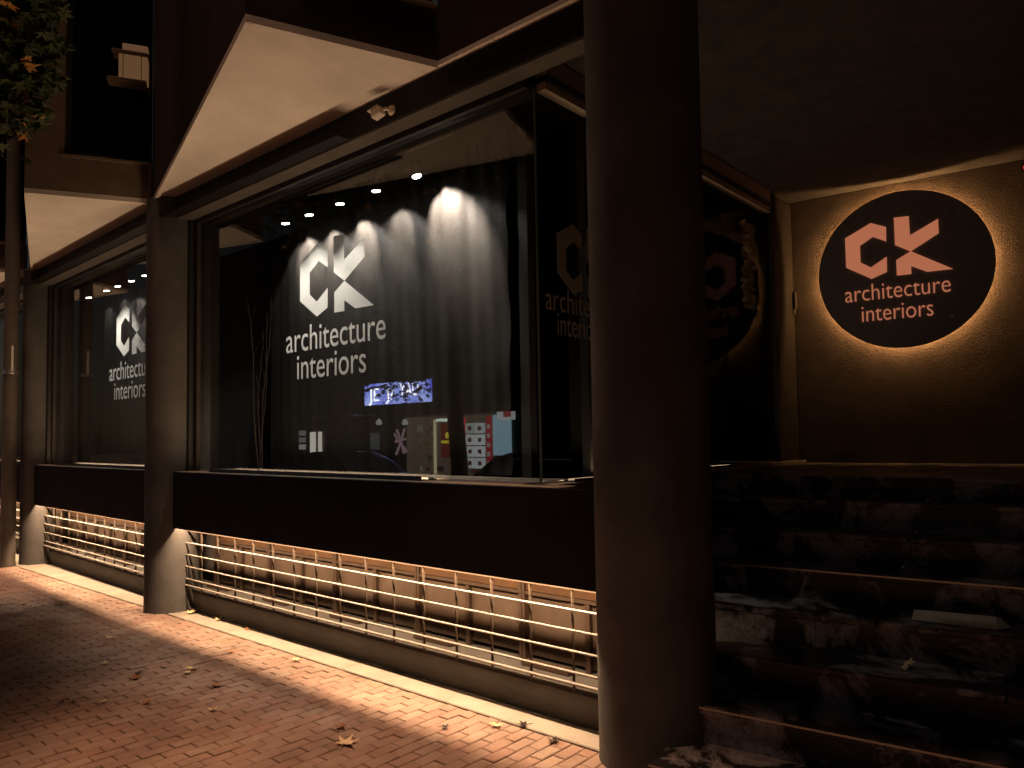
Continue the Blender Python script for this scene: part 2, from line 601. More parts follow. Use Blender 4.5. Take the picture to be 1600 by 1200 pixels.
BAYS = [bay_xf(0), bay_xf(1), bay_xf(2)]
TIPS = [((3.622, -1.249), (4.034, -0.130)), ((3.802, -1.172), (4.278, -0.190)), ((3.80, -1.17), (4.28, -0.19))]
for i, (xf, L) in enumerate(BAYS):
    (tx, ty), (rx, ry) = TIPS[i]
    end = L if i else 5.47
    # black spandrel panel below the window and its deck
    for q in range(3):
        MB(xf).cbox(end * q / 3 + 0.0015, end * (q + 1) / 3 - 0.0015, -0.10 + 0.0006 * (q % 2), -0.075, 0.812, 1.352, 0.003).build('spandrel_panel', M['black'], bld)
    MB(xf).box(0.0, end, -0.074, 0.55, 1.12, 1.30).build('window_base', M['dark'], bld)
    MB(xf).box(0.0, L - 0.1 if i == 0 else L, 0.42, 0.60, -0.05, 1.118).build('basement_wall', M['kick'], bld)
    # kick wall under the grille
    MB(xf).prismx([(0.08, -0.02), (0.08, 0.175), (0.095, 0.200), (0.40, 0.205), (0.40, -0.02)], 0.0, L - (0.10 if i == 0 else 0)).build('kick_wall', M['kick'], bld)
    # beam over the window, stepped
    bm_ = MB(xf).cbox(0.0, end, -0.10, 0.05, 3.845, SOF - 0.004, 0.006).build('beam', M['beam'], bld)
    MB(xf).box(0.0, L - 0.86 if i == 0 else L, 0.0505, 0.164, 3.845, SOF - 0.005).build('head_board', M['dark'], bm_)
    MB(xf).box(0.03, 3.05 if i == 0 else L - 0.05, -0.210, -0.1005, 3.852, 3.862).build('shade_lip', M['black'], bm_)  # added black lip that casts the dark band on the soffit
    MB(xf).box(0.01, end - 0.01, -0.092, 0.049, 3.840, 3.8445).build('beam_soffit', M['kick'], bm_)
    MB(xf).box(0.0, L - 0.86 if i == 0 else L, 0.06, 0.15, 3.80, 3.843).build('head_frame', M['frame'], bm_)
    # soffit triangle with its drip edge
    p0 = (-0.12, -0.17 if i == 0 else -0.10)
    sf = MB(xf).prism([p0, (tx, ty), (rx, ry), (end, -0.135), (end, -0.09), (0.0, -0.09)], SOF, SOF + 0.03).build('soffit', M['soffit'], bld)

    def inset(a, b, d0, d1, lead=0.02):
        a, b = Vector((*a, 0)), Vector((*b, 0))
        t = (b - a).normalized()
        nn = Vector((-t.y, t.x, 0))
        return [tuple((a + t * lead + nn * d0)[:2]), tuple((b + nn * d0)[:2]), tuple((b - t * 0.02 + nn * d1)[:2]), tuple((a + t * 0.12 + nn * d1)[:2])]
    MB(xf).prism(inset(p0, (tx, ty), 0.0, 0.035), SOF - 0.018, SOF - 0.0005).build('drip_edge', M['soffit'], sf)
    MB(xf).prism(inset((tx, ty), (rx, ry), 0.0, 0.035, 0.0), SOF - 0.0165, SOF - 0.0005).build('drip_edge', M['soffit'], sf)
    # upper storey walls
    H2 = 9.5
    def wall_poly(a, b, th):
        a, b = Vector((*a, 0)), Vector((*b, 0))
        t = (b - a).normalized()
        nn = Vector((-t.y, t.x, 0)) * th
        return [tuple(a[:2]), tuple(b[:2]), tuple((b + nn)[:2]), tuple((a + nn)[:2])]
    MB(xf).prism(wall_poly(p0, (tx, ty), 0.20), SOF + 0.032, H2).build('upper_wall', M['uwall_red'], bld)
    # short wall with its window opening
    a, b = Vector((tx, ty, 0)), Vector((rx, ry, 0))
    ll = (b - a).length
    ang = math.atan2(b.y - a.y, b.x - a.x)
    wf = xf @ Matrix.Translation(a) @ Matrix.Rotation(ang, 4, 'Z')
    o0, o1, oz0, oz1 = 0.325, ll + 0.02, 4.455, 6.40
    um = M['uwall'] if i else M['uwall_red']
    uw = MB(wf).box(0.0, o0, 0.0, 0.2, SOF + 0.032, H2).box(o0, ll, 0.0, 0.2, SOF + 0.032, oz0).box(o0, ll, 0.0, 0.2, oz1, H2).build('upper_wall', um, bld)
    wn_ = MB(wf).box(o0, o0 + 0.05, 0.06, 0.12, oz0, oz1).box(o0 + 0.05, ll, 0.06, 0.12, oz0, oz0 + 0.06).box(o0 + 0.05, ll, 0.06, 0.12, oz1 - 0.06, oz1).build('window', M['frame'], bld)
    MB(wf).box(o0 + 0.05, ll, 0.085, 0.095, oz0 + 0.06, oz1 - 0.06).build('pane', M['dpane'], wn_)
    MB(wf).cbox(o0 - 0.02, ll - 0.02, -0.035, 0.06, oz0 - 0.03, oz0 - 0.002, 0.004).build('sill', M['uwall'], wn_)
    # wall above the strip to the right
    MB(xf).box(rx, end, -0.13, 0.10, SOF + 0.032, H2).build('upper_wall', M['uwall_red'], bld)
    # slab over the shop interior
    MB(xf).box(-0.1, L - 0.86 if i == 0 else L, 0.165, 5.5, SOF - 0.05, SOF + 0.03).build('floor_slab', M['dark'], bld)
    MB(xf).box(-0.1, L - 0.86 if i == 0 else L, 0.60, 5.0, 1.0, 1.30).build('floor_slab', M['dark'], bld)
    MB(xf).box(-0.1, L - 0.86 if i == 0 else L, 4.9, 5.0, 1.31, SOF - 0.06).build('rear_wall', M['dark'], bld)

# party wall inside between bays
for i in (1, 2):
    cx, cy, _ = COLS[i]
    MB().box(cx - 0.08, cx + 0.08, cy + 0.26, cy + 4.5, 1.305, SOF - 0.06).build('party_wall', M['dark'], bld)

# ------------------------------------------------------------------ security grilles and basement windows
RZ = [0.662, 0.547, 0.432, 0.315, 0.252]
glab = ['cream metal grille under the large middle window, nearest the pavement leaves', 'cream metal grille under the window left of the middle column', 'cream metal grille at the far left edge behind the pole']
for i, (xf, L) in enumerate(BAYS):
    x0, x1 = 0.20, (5.30 if i == 0 else L - 0.18)
    g = empty('window_grille', xf @ Vector((L / 2, 0.04, 0.2)))
    tag(g, glab[i], 'grille', 'grilles over the basement windows')
    for k, z in enumerate(RZ):
        h = 0.008 if k < 4 else 0.011
        MB(xf).tube([(x0, 0.022, z), (x1, 0.022, z)], h - 0.001, 10).build('rail', M['rail'], g, smooth=True)
    MB(xf).box(x0, x1, 0.030, 0.046, 0.772, 0.782).build('rail', M['upright'], g)
    n = int(round((x1 - x0) / 0.3125))
    off = 0.841 - 0.20 if i == 0 else 0.66
    xs = [x0 + off + (k - 2) * 0.3125 for k in range(n + 3)]
    for q in xs:
        if x0 < q < x1:
            MB(xf).box(q - 0.004, q + 0.004, 0.034, 0.050, 0.205, 0.80).build('upright', M['upright'], g)
    # basement windows behind
    nb = max(1, int((x1 - x0) / 0.93))
    wdt = (x1 - x0) / nb
    for k in range(nb):
        b = empty('basement_window', xf @ Vector((x0 + (k + 0.5) * wdt, 0.36, 0.2)))
        ordn = ['first', 'second', 'third', 'fourth', 'fifth', 'sixth'][k]
        tag(b, ['%s brown basement window from the middle column, behind the large grille', '%s brown basement window from the far column, left of the middle column', '%s brown basement window behind the grille at the far left edge'][i] % ordn, 'window', 'basement windows behind the grilles')
        a, c = x0 + k * wdt, x0 + (k + 1) * wdt
        MB(xf).box(a + 0.024, c - 0.032, 0.345, 0.36, 0.645, 0.90).build('head_board', M['board'], b)
        fr = MB(xf).box(a, a + 0.022, 0.33, 0.40, 0.207, 0.90).box(c - 0.03, c - 0.006, 0.33, 0.40, 0.207, 0.90).box(a + 0.022, c - 0.03, 0.335, 0.40, 0.62, 0.642).build('frame', M['bframe'], b)
        MB(xf).box(a + 0.026, (a + c) / 2 - 0.02, 0.37, 0.38, 0.228, 0.618).build('blind', M['blind'], b)
        MB(xf).box((a + c) / 2 + 0.02, c - 0.034, 0.37, 0.38, 0.222 + 0.012 * (k % 2), 0.618).build('blind', M['blind'], b)
        MB(xf).box((a + c) / 2 - 0.018, (a + c) / 2 + 0.018, 0.34, 0.40, 0.207, 0.618).build('mullion', M['bframe'], b)
        MB(xf).box(a + 0.08, (a + c) / 2 - 0.06, 0.22, 0.29, 0.207, 0.232).build('ledge_slat', M['bframe'], b)

# ------------------------------------------------------------------ LED strips (downlight under the panel, uplight on the sill)
WARM = (1.0, 0.67, 0.41)
M['led_off'] = mat('led_housing', (0.5, 0.47, 0.42), 0.4, 0.4)


def area(name, parent, xf, loc, sx, sy, power, color, up=False, spread=180):
    li = bpy.data.lights.new(name, 'AREA')
    li.shape = 'RECTANGLE'
    li.size, li.size_y = sx, sy
    li.energy = power
    li.color = color
    li.spread = R(spread)
    o = bpy.data.objects.new(name, li)
    m = xf @ Matrix.Translation(loc)
    if up:
        m = m @ Matrix.Rotation(math.pi, 4, 'X')
    col.objects.link(o)
    o.parent = parent
    o.matrix_parent_inverse = Matrix.Translation(-parent.location)
    o.matrix_basis = m
    return o


dlab = ['warm light strip hidden under the panel of the large middle window', 'warm light strip hidden under the panel left of the middle column', 'warm light strip hidden under the panel at the far left edge']
ulab = ['slim warm light strip along the sill of the large middle window', 'slim warm light strip along the sill left of the middle column', 'slim warm light strip along the sill at the far left edge']
DOWN, UP = 22.0, 11.2      # watts per metre
for i, (xf, L) in enumerate(BAYS):
    x0, x1 = 0.12, (5.25 if i == 0 else L - 0.12)
    d = empty('light_strip', xf @ Vector((L / 2, 0.01, 1.08)))
    tag(d, dlab[i], 'light', 'strip lights under the panels')
    MB(xf).box(x0, x1, -0.073, -0.025, 0.888, 0.915).build('housing', M['led_off'], d)
    area('lamp', d, xf, ((x0 + x1) / 2, -0.038, 0.884), x1 - x0, 0.016, DOWN * (x1 - x0), WARM)
    u = empty('light_strip', xf @ Vector((L / 2, 0.03, 1.36)))
    tag(u, ulab[i], 'light', 'strip lights on the sills')
    ux1 = L - 1.75 if i == 0 else x1 - 0.5
    MB(xf).box(0.80, ux1, -0.026, -0.020, 1.358, 1.388).box(0.80, ux1, 0.040, 0.046, 1.358, 1.376).box(0.80, ux1, -0.019, 0.039, 1.358, 1.361).build('housing', M['frame'], u)
    area('lamp', u, xf, ((0.80 + ux1) / 2, 0.012, 1.364), ux1 - 0.80, 0.05, UP * (ux1 - 0.80), WARM, up=True)

su = empty('light_strip', (-2.76, 5.4, 1.36))
tag(su, 'slim warm light strip along the sill of the side window by the steps', 'light', 'strip lights on the sills')
sfx = Matrix.Translation((-2.765, 0, 0)) @ Matrix.Rotation(math.pi / 2, 4, 'Z')
MB(sfx).box(3.75, 6.1, -0.030, -0.025, 1.358, 1.378).box(3.75, 6.1, 0.025, 0.030, 1.358, 1.376).box(3.75, 6.1, -0.024, 0.024, 1.358, 1.361).build('housing', M['frame'], su)
area('lamp', su, sfx, (4.925, 0, 1.364), 2.35, 0.03, 2.35 * 3.0, WARM, up=True)

# ------------------------------------------------------------------ display windows
CK_C = [(.252, .602), (.394, .535), (.391, .380), (.268, .452), (.140, .375), (.140, .192), (.240, .122), (.390, .215), (.387, .055), (.240, 0), (0, .155), (0, .478)]
CK_K1 = [(.472, .619), (.607, .610), (.610, .405), (.865, .533), (.865, .386), (.612, .238), (.472, .327)]
CK_K2 = [(.612, .238), (.972, .0), (.750, .003), (.609, .084), (.609, .0), (.478, .003), (.478, .164)]


def text_mesh(s, off=0.0):
    cu_ = bpy.data.curves.new('t', 'FONT')
    cu_.body = s
    cu_.resolution_u = 6
    cu_.offset = off
    o = bpy.data.objects.new('t', cu_)
    col.objects.link(o)
    bpy.context.view_layer.update()
    dg = bpy.context.evaluated_depsgraph_get()
    me = bpy.data.meshes.new_from_object(o.evaluated_get(dg))
    bpy.data.objects.remove(o)
    vs = [v.co.copy() for v in me.vertices]
    fs = [tuple(p.vertices) for p in me.polygons]
    bpy.data.meshes.remove(me)
    return vs, fs


def poly_faces(pts):
    from mathutils.geometry import tessellate_polygon
    vs = [Vector((x, 0, z)) for x, z in pts]
    tri = tessellate_polygon([[Vector((x, z, 0)) for x, z in pts]])
    out = []
    for t in tri:
        a, b, c = (pts[k] for k in t)
        ar = (b[0] - a[0]) * (c[1] - a[1]) - (c[0] - a[0]) * (b[1] - a[1])
        out.append(tuple(t) if ar > 0 else tuple(reversed(t)))
    return vs, out


def solid(vs, fs, th):
    """give flat x,z letters a thickness th towards -y"""
    if th == 0:
        return list(vs), list(fs)          # a film on the glass
    n = len(vs)
    out_v = list(vs) + [Vector((v.x, v.y - th, v.z)) for v in vs]
    out_f = list(fs) + [tuple(i + n for i in f)[::-1] for f in fs]
    cnt = {}
    for f in fs:
        for k in range(len(f)):
            e = (f[k], f[(k + 1) % len(f)])
            cnt[e] = 1
    for (a, b) in cnt:
        if (b, a) not in cnt:
            out_f.append((a, b, b + n, a + n))
    return out_v, out_f


_tw = {}


def letters(mb, s, x0, zb, width, xh, th, ref=None, thin=0.0):
    """text with left edge x0, baseline zb, given width (of ref) and x-height"""
    if (s, thin) not in _tw:
        _tw[s, thin] = text_mesh(s, thin)
    vs, fs = _tw[s, thin]
    r_ = ref or s
    if r_ not in _tw:
        _tw[r_] = text_mesh(r_)
    rv = _tw[r_][0]
    xm, xM = min(v.x for v in rv), max(v.x for v in rv)
    if 'x' not in _tw:
        _tw['x'] = text_mesh('x')
    hx = max(v.y for v in _tw['x'][0])
    sx, sz = width / (xM - xm), xh / hx
    v2 = [Vector((x0 + (v.x - xm) * sx, 0, zb + v.y * sz)) for v in vs]
    mb.add(*solid(v2, fs, th))


def logo(mb, x0, z0, sx, sz, th):
    for p in (CK_C, CK_K1, CK_K2):
        v, f = poly_faces([(x0 + a * sx, z0 + b * sz) for a, b in p])
        mb.add(*solid(v, f, th))


dwl = ['large middle display window with white CK architecture interiors lettering', 'narrower display window left of the middle column, lettering half hidden', 'display window at the far left edge behind the pole']
TX = [1.876, 4.38 - 2.05, None]
for i, (xf, L) in enumerate(BAYS):
    wdw = empty('display_window', xf @ Vector((L / 2, 0.10, 1.36)))
    tag(wdw, dwl[i], 'window', 'shop display windows')
    gx0, gx1 = 0.38, (L - 0.83 if i == 0 else L - 0.24)
    MB(xf).box(gx0, gx1, 0.097, 0.105, 1.362, 3.80).build('glass_pane', M['glass'], wdw)
    # jamb between column and glass (dark strip, stucco strip, dark strip)
    MB(xf).box(0.20, 0.30, 0.02, 0.20, 1.36, 3.84).build('jamb', M['frame'], wdw)
    MB(xf).box(0.302, 0.375, 0.06, 0.20, 1.36, 3.84).build('jamb', M['beam2'], wdw)
    MB(xf).cbox(0.0, L - 0.55 if i == 0 else L, -0.074, 0.09, 1.302, 1.357, 0.004).build('sill', M['sill'], wdw)
    MB(xf).cbox(gx0, gx1, 0.082, 0.118, 1.3575, 1.372, 0.002).build('glazing_bead', M['steel'], wdw)
    MB(xf).box(0.0, L - 0.83 if i == 0 else L, 0.12, 0.60, 1.302, 1.356).build('display_floor', M['winfloor'], wdw)
    if TX[i] is not None:
        mb = MB(xf @ Matrix.Translation((0, 0.108, 0)))
        logo(mb, TX[i] + 0.209, 2.646, 1.0, 1.0, 0)
        mb.build('logo', M['vinyl'], wdw)
        mb = MB(xf @ Matrix.Translation((0, 0.108, 0)))
        letters(mb, 'architecture', TX[i], 2.383, 1.317, 0.137, 0)
        mb.build('lettering', M['vinyl'], wdw)
        mb = MB(xf @ Matrix.Translation((0, 0.108, 0)))
        letters(mb, 'interiors', TX[i] + 0.162, 2.150, 0.921, 0.137, 0)
        mb.build('lettering', M['vinyl'], wdw)

# glass corner and side window of the middle bay
CX = -2.83
sw = empty('side_window', (CX, 5.5, 1.36))
tag(sw, 'glass side window facing the entrance with dim CK lettering, behind the right column', 'window')
MB().box(CX - 0.004, CX + 0.004, 3.540, 7.19, 1.362, 3.80).build('glass_pane', M['sideglass'], sw)
MB().box(CX - 0.006, CX + 0.006, 3.526, 3.538, 1.362, 3.80).build('glass_edge', mat('glass_edge', (0.12, 0.17, 0.14), 0.2, 0.5), sw)
MB().cbox(CX - 0.09, CX + 0.11, 3.44, 7.72, 1.302, 1.357, 0.004).build('sill', M['sill'], sw)
MB().cbox(CX - 0.02, CX + 0.02, 3.55, 7.19, 1.3575, 1.372, 0.002).build('glazing_bead', M['steel'], sw)
MB().box(CX - 0.05, CX + 0.05, 7.19, 7.26, 1.36, SOF - 0.06).build('jamb', M['beam2'], sw)
MB().box(CX - 0.05, CX + 0.03, 7.262, 7.74, 1.36, SOF - 0.06).build('jamb', M['beam2'], sw)
MB().box(CX - 0.04, CX + 0.04, 3.60, 7.188, 3.905, 4.03).build('fascia', M['cream'], sw)
MB().box(CX - 0.045, CX + 0.05, 3.60, 7.188, 3.860, 3.902).build('head_frame', M['frame'], sw)
MB().box(CX - 0.035, CX + 0.035, 3.60, 7.188, 3.81, 3.857).build('fascia', M['cream'], sw)
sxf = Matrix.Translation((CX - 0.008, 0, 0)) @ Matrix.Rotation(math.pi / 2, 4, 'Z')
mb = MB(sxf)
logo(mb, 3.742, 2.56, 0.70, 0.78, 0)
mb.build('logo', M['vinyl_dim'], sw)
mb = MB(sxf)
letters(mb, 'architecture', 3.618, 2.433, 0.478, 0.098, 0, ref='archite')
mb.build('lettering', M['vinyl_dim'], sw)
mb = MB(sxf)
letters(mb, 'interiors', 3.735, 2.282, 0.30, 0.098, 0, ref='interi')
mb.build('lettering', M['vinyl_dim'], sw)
MB().box(-2.72, -2.69, 4.03, 7.74, 0.0, 1.300).build('side_panel', M['black'], bld)
MB().cbox(-2.93, -2.86, 4.10, 4.17, 1.36, 3.86, 0.004).build('interior_post', M['frame'], bld)
MB().cbox(-3.36, -3.27, 3.98, 4.05, 1.36, 3.86, 0.004).build('interior_post', M['frame'], bld)


# ------------------------------------------------------------------ backdrop cloths
def cloth(name, xf, x0, x1, z0, z1, seed, nx=220, nz=50, amp=0.03, curl=True):
    amp = amp * 2.0
    r_ = random.Random(seed)
    ph = [(r_.uniform(0, 6.28), r_.uniform(2.0, 9.0), r_.uniform(0.3, 1.0)) for _ in range(6)]
    v = []
    for a in range(nx + 1):
        for b in range(nz + 1):
            u, t = a / nx, b / nz
            x = x0 + (x1 - x0) * u
            z = z0 + (z1 - z0) * t
            y = 0
            for p, fr, am in ph:
                y += am * math.sin(fr * (x - x0) + p + 0.5 * math.sin(2.2 * t + p))
            y *= amp * 0.25 * (0.4 + 0.6 * t)
            y += 0.006 * math.sin(17 * (x - x0) + 2.0 * math.sin(1.7 * t + seed)) * (0.35 + 0.65 * math.sin(3.1 * (x - x0) + seed) ** 2) + 0.003 * math.sin(41 * (x - x0) + 3 * t)
            e = max(0, (u - 0.90) / 0.10)
            if curl:
                y += -0.02 * e * e + 0.012 * e * math.sin(26 * t + 3 * math.sin(5 * t))
                x += 0.009 * e * math.sin(22 * t + 1.3 * math.sin(9 * t))
                y += 0.030 * max(0, t - 0.82) / 0.18 * math.sin(34 * (x - x0)) * (0.3 + 0.7 * u)
            v.append((x, y, z))
    f = [(a * (nz + 1) + b, (a + 1) * (nz + 1) + b, (a + 1) * (nz + 1) + b + 1, a * (nz + 1) + b + 1) for a in range(nx) for b in range(nz)]
    n = len(v)
    back = [(p[0], p[1] + 0.003, p[2]) for p in v]
    f2 = [tuple(q + n for q in k)[::-1] for k in f]
    return MB(xf).add(v + back, f + f2).build(name, M['cloth'], None, smooth=True)


tag(cloth('backdrop_cloth', BAYS[0][0] @ Matrix.Translation((0, 0.57, 0)), 0.85, 4.02, 1.37, 3.86, 3), 'black backdrop cloth with lit scallops hanging in the large middle window', 'cloth', 'backdrop cloths')
tag(cloth('backdrop_cloth', BAYS[1][0] @ Matrix.Translation((0, 0.57, 0)), 0.75, 4.10, 1.37, 3.86, 5), 'black backdrop cloth hanging in the window left of the middle column', 'cloth', 'backdrop cloths')
tag(cloth('backdrop_cloth', BAYS[2][0] @ Matrix.Translation((0, 0.57, 0)), 0.75, 4.10, 1.37, 3.86, 6, nx=60, nz=30), 'black backdrop cloth hanging in the far left window behind the pole', 'cloth', 'backdrop cloths')
tag(cloth('backdrop_cloth', Matrix.Translation((CX - 0.42, 0, 0)) @ Matrix.Rotation(math.pi / 2, 4, 'Z'), 4.4, 7.05, 1.37, 3.86, 9), 'black backdrop cloth behind the side window facing the entrance steps', 'cloth', 'backdrop cloths')

# crinkled plastic sheet at the end of the side window
mb = MB()
r5 = random.Random(12)
n1, n2 = 8, 26
v = []
for a in range(n1 + 1):
    for b in range(n2 + 1):
        t = b / n2
        v.append((CX - 0.12 + 0.03 * r5.uniform(-1, 1), 6.86 + 0.27 * a / n1 + 0.02 * r5.uniform(-1, 1) + 0.03 * math.sin(7 * t), 3.70 - 0.85 * t + 0.012 * r5.uniform(-1, 1)))
mb.add(v, [(a * (n2 + 1) + b, (a + 1) * (n2 + 1) + b, (a + 1) * (n2 + 1) + b + 1, a * (n2 + 1) + b + 1) for a in range(n1) for b in range(n2)])
n = len(v)
mb.add([(p[0] - 0.004, p[1], p[2]) for p in v], [(a * (n2 + 1) + b, a * (n2 + 1) + b + 1, (a + 1) * (n2 + 1) + b + 1, (a + 1) * (n2 + 1) + b) for a in range(n1) for b in range(n2)])
tag(mb.build('plastic_sheet', M['fleece'], None), 'crinkled golden plastic strip hanging at the inner end of the side window', 'sheet')

# ------------------------------------------------------------------ ceiling spotlights in the windows
M['spotbody'] = mat('spot_body', (0.015, 0.013, 0.013), 0.4, 0.4)
M['lens'] = emit('spot_lens', (1.0, 0.93, 0.86), 30.0)
SPOTS = [[(1.52, 0), (1.895, 0), (2.345, 0), (2.825, 0), (3.300, 14)], [(0.907, 0), (1.561, 0), (1.947, 0), (2.394, 0), (2.813, 0)], [(3.05, 0), (3.55, 0)]]
SPW = [[100, 108, 108, 85, 30], [12, 12, 60, 135, 125], [12, 12]]
BMW = [[240, 250, 310, 150, 500], [14, 14, 14, 20, 25], [10, 10]]
ordw = ['leftmost', 'second from left', 'middle', 'fourth from left', 'rightmost']
wher = ['in the large middle window', 'in the window left of the middle column', 'in the far left window behind the pole']
for i, (xf, L) in enumerate(BAYS):
    trk = empty('light_track', xf @ Vector((2.4, 0.32, 3.84)))
    tag(trk, 'black ceiling track carrying small spotlights ' + wher[i], 'track', 'spotlight tracks')
    MB(xf).box(SPOTS[i][0][0] - 0.35, SPOTS[i][-1][0] + 0.4, 0.305, 0.335, 3.835, 3.858).build('rail', M['spotbody'], trk)
    MB(xf).box(SPOTS[i][0][0] - 0.30, SPOTS[i][0][0] - 0.05, 0.295, 0.345, 3.805, 3.834).build('feed_box', M['spotbody'], trk)
    for k, (sx, side) in enumerate(SPOTS[i]):
        base = xf @ Vector((sx, 0.32, 3.62))
        s = empty('spotlight', base)
        od = ordw[k] if i < 2 else ('left' if k == 0 else 'right')
        tag(s, 'small pendant spotlight, %s %s' % (od, wher[i]), 'spotlight', 'window spotlights')
        tilt = Matrix.Rotation(R(7), 4, 'X') @ Matrix.Rotation(R(-side), 4, 'Y')
        f0 = xf @ Matrix.Translation((sx, 0.32, 3.66)) @ tilt
        MB(f0).lathe([(0.034, 0.05), (0.040, 0.03), (0.040, -0.037), (0.037, -0.040), (0.035, -0.036), (0.034, -0.020)], 0, 0, 20).build('lamp_body', M['spotbody'], s, smooth=True)
        MB(xf).tube([(sx, 0.32, 3.70), (sx, 0.32, 3.836)], 0.006, 8).build('stem', M['spotbody'], s)
        MB(f0).lathe([(0.033, -0.036), (0.033, -0.044)], 0, 0, 20).build('lens', M['lens'], s)
        li = bpy.data.lights.new('lamp', 'SPOT')
        li.energy = SPW[i][k]
        li.spot_size = R(102)
        li.spot_blend = 0.35
        li.shadow_soft_size = 0.012
        li.color = (1.0, 0.90, 0.82)
        lo = bpy.data.objects.new('lamp', li)
        col.objects.link(lo)
        lo.parent = s
        lo.matrix_parent_inverse = Matrix.Translation(-s.location)
        lo.matrix_basis = xf @ Matrix.Translation((sx, 0.325, 3.612)) @ Matrix.Rotation(R(21), 4, 'X') @ Matrix.Rotation(R(-side), 4, 'Y')
        lb = bpy.data.lights.new('beam_lamp', 'SPOT')          # the reflector's beam towards the cloth
        lb.energy = BMW[i][k]
        lb.spot_size = R(60 if k < 4 else 78)
        lb.spot_blend = 0.65
        lb.shadow_soft_size = 0.01
        lb.color = (1.0, 0.80, 0.67)
        lo2 = bpy.data.objects.new('beam_lamp', lb)
        col.objects.link(lo2)
        lo2.parent = s
        lo2.matrix_parent_inverse = Matrix.Translation(-s.location)
        lo2.matrix_basis = xf @ Matrix.Translation((sx, 0.345, 3.612)) @ Matrix.Rotation(R(42), 4, 'X') @ Matrix.Rotation(R(-side), 4, 'Y')

# dried branches in the middle window
tw = empty('dried_branches', (-6.42, 3.78, 1.36))
tag(tw, 'tall bundle of dry decorative branches at the left end of the middle window', 'branches')
r6 = random.Random(21)
for k in range(4):
    bx, by = -6.42 + r6.uniform(-0.10, 0.10), 3.78 + r6.uniform(-0.06, 0.06)
    hx, hy = r6.uniform(-0.18, 0.22), r6.uniform(-0.08, 0.06)
    hh = r6.uniform(1.2, 2.0)
    pts = [(bx + hx * t ** 1.4 + 0.015 * math.sin(9 * t + k), by + hy * t + 0.01 * math.cos(7 * t + k), 1.36 + hh * t) for t in [q / 7 for q in range(8)]]
    br = MB().tube(pts, [0.006 * (1 - 0.75 * q / 7) for q in range(8)], 6).build('branch', M['twig'], tw)
    mb = MB()
    for q in range(3, 7):
        p = Vector(pts[q])
        mb.tube([p, p + Vector((r6.uniform(-0.12, 0.12), r6.uniform(-0.05, 0.05), r6.uniform(0.12, 0.25)))], [0.003, 0.0012], 4)
    mb.build('side_twigs', M['twig'], br)

# ------------------------------------------------------------------ entrance: walls, ceiling, stairs
EA = R(5.5)
WX = Matrix.Translation((CX, 7.74, 0)) @ Matrix.Rotation(EA, 4, 'Z')      # frame of the sign wall: x along it, -y towards the street
ent = empty('entrance_recess', (-0.5, 7.7, 1.3))
tag(ent, 'dark stucco entrance recess with rear wall behind the round sign', 'entrance')
MB(WX).box(-0.10, 5.2, 0.0, 0.3, 1.33, 4.03).build('rear_wall', M['signwall'], ent)
MB(WX).box(-0.10, 5.2, -0.012, 0.3, 1.20, 1.328).build('skirting', M['marble'], ent)
MB().box(CX - 0.04, 3.2, 3.33, 8.6, 4.035, 4.30).build('ceiling', M['ceil'], ent)
MB().prism([(-2.30, 3.27), (-2.30, 2.70), (-1.6, 2.62), (3.2, 2.80), (3.2, 3.328), (-1.80, 3.328)], 4.06, 4.30).build('ceiling', M['ceil'], ent)  # unseen forward overhang, added to shade the steps and right column
MB().box(2.2, 2.5, 2.9, 8.6, 0.0, 4.03).build('side_wall', M['signwall'], ent)
MB().prism([(-2.30, 3.27), (-2.30, 2.70), (-1.6, 2.62), (3.2, 2.80), (3.2, 3.6), (-1.80, 3.6)], 4.302, 9.5).build('front_wall', M['uwall_red'], ent)

stairs = empty('entrance_stairs', (-0.5, 4.5, 0))
tag(stairs, 'dark veined marble steps climbing to the entrance on the right', 'stairs')
SA = R(6.5)
for k in range(8):
    zt = 0.17 * (k + 1)
    yn = 3.08 + 0.348 * k
    xl = -1.80 if yn < 3.6 else (-2.08 if yn < 4.0 else -2.66)
    o_ = Matrix.Translation((-0.95, yn, 0)) @ Matrix.Rotation(SA, 4, 'Z')
    c0 = (xl + 0.95) / math.cos(SA)
    if k < 7:
        # treads of two slabs, risers of three, joints left between
        cuts = [c0, c0 + 1.55, 3.2]
        for q in range(2):
            MB(o_).cbox(cuts[q] + 0.002, cuts[q + 1] - 0.002, -0.022, 0.365, zt - 0.03, zt, 0.004).build('tread', M['marble'], stairs)
        rc = [c0, c0 + 1.05 + 0.2 * (k % 2), c0 + 2.2, 3.2]
        for q in range(3):
            MB(o_).box(rc[q] + 0.0015, rc[q + 1] - 0.0015, 0.0, 0.02, zt - 0.17 + 0.001, zt - 0.031).build('riser', M['marble'], stairs)
        if k in (0, 1, 4):
            MB(o_).box(c0 + 0.01, 3.0, -0.025, -0.0215, zt - 0.006, zt + 0.003).build('nosing_strip', M['steel'], stairs)
    else:
        MB(o_).box(c0, 3.2, 0.0, 0.02, zt - 0.17 + 0.001, zt - 0.031).build('riser', M['marble'], stairs)
        MB(o_).cbox(c0, c0 + 1.5, -0.022, 2.42, zt - 0.06, zt - 0.03, 0.004).build('landing_slab', M['marble'], stairs)
        MB(o_).cbox(c0 + 1.504, 3.2, -0.022, 2.42, zt - 0.06, zt - 0.03, 0.004).build('landing_slab', M['marble'], stairs)
MB().box(-1.60, 2.2, 3.62, 3.8, -0.1, 0.30).build('core', M['dark'], stairs)

# ------------------------------------------------------------------ round sign with halo
sg = empty('round_sign', WX @ Vector((1.06, -0.08, 3.17)))
tag(sg, 'round black sign with copper CK architecture interiors letters and glowing halo', 'sign')
SC = (1.055, 3.172)
SR = 0.750


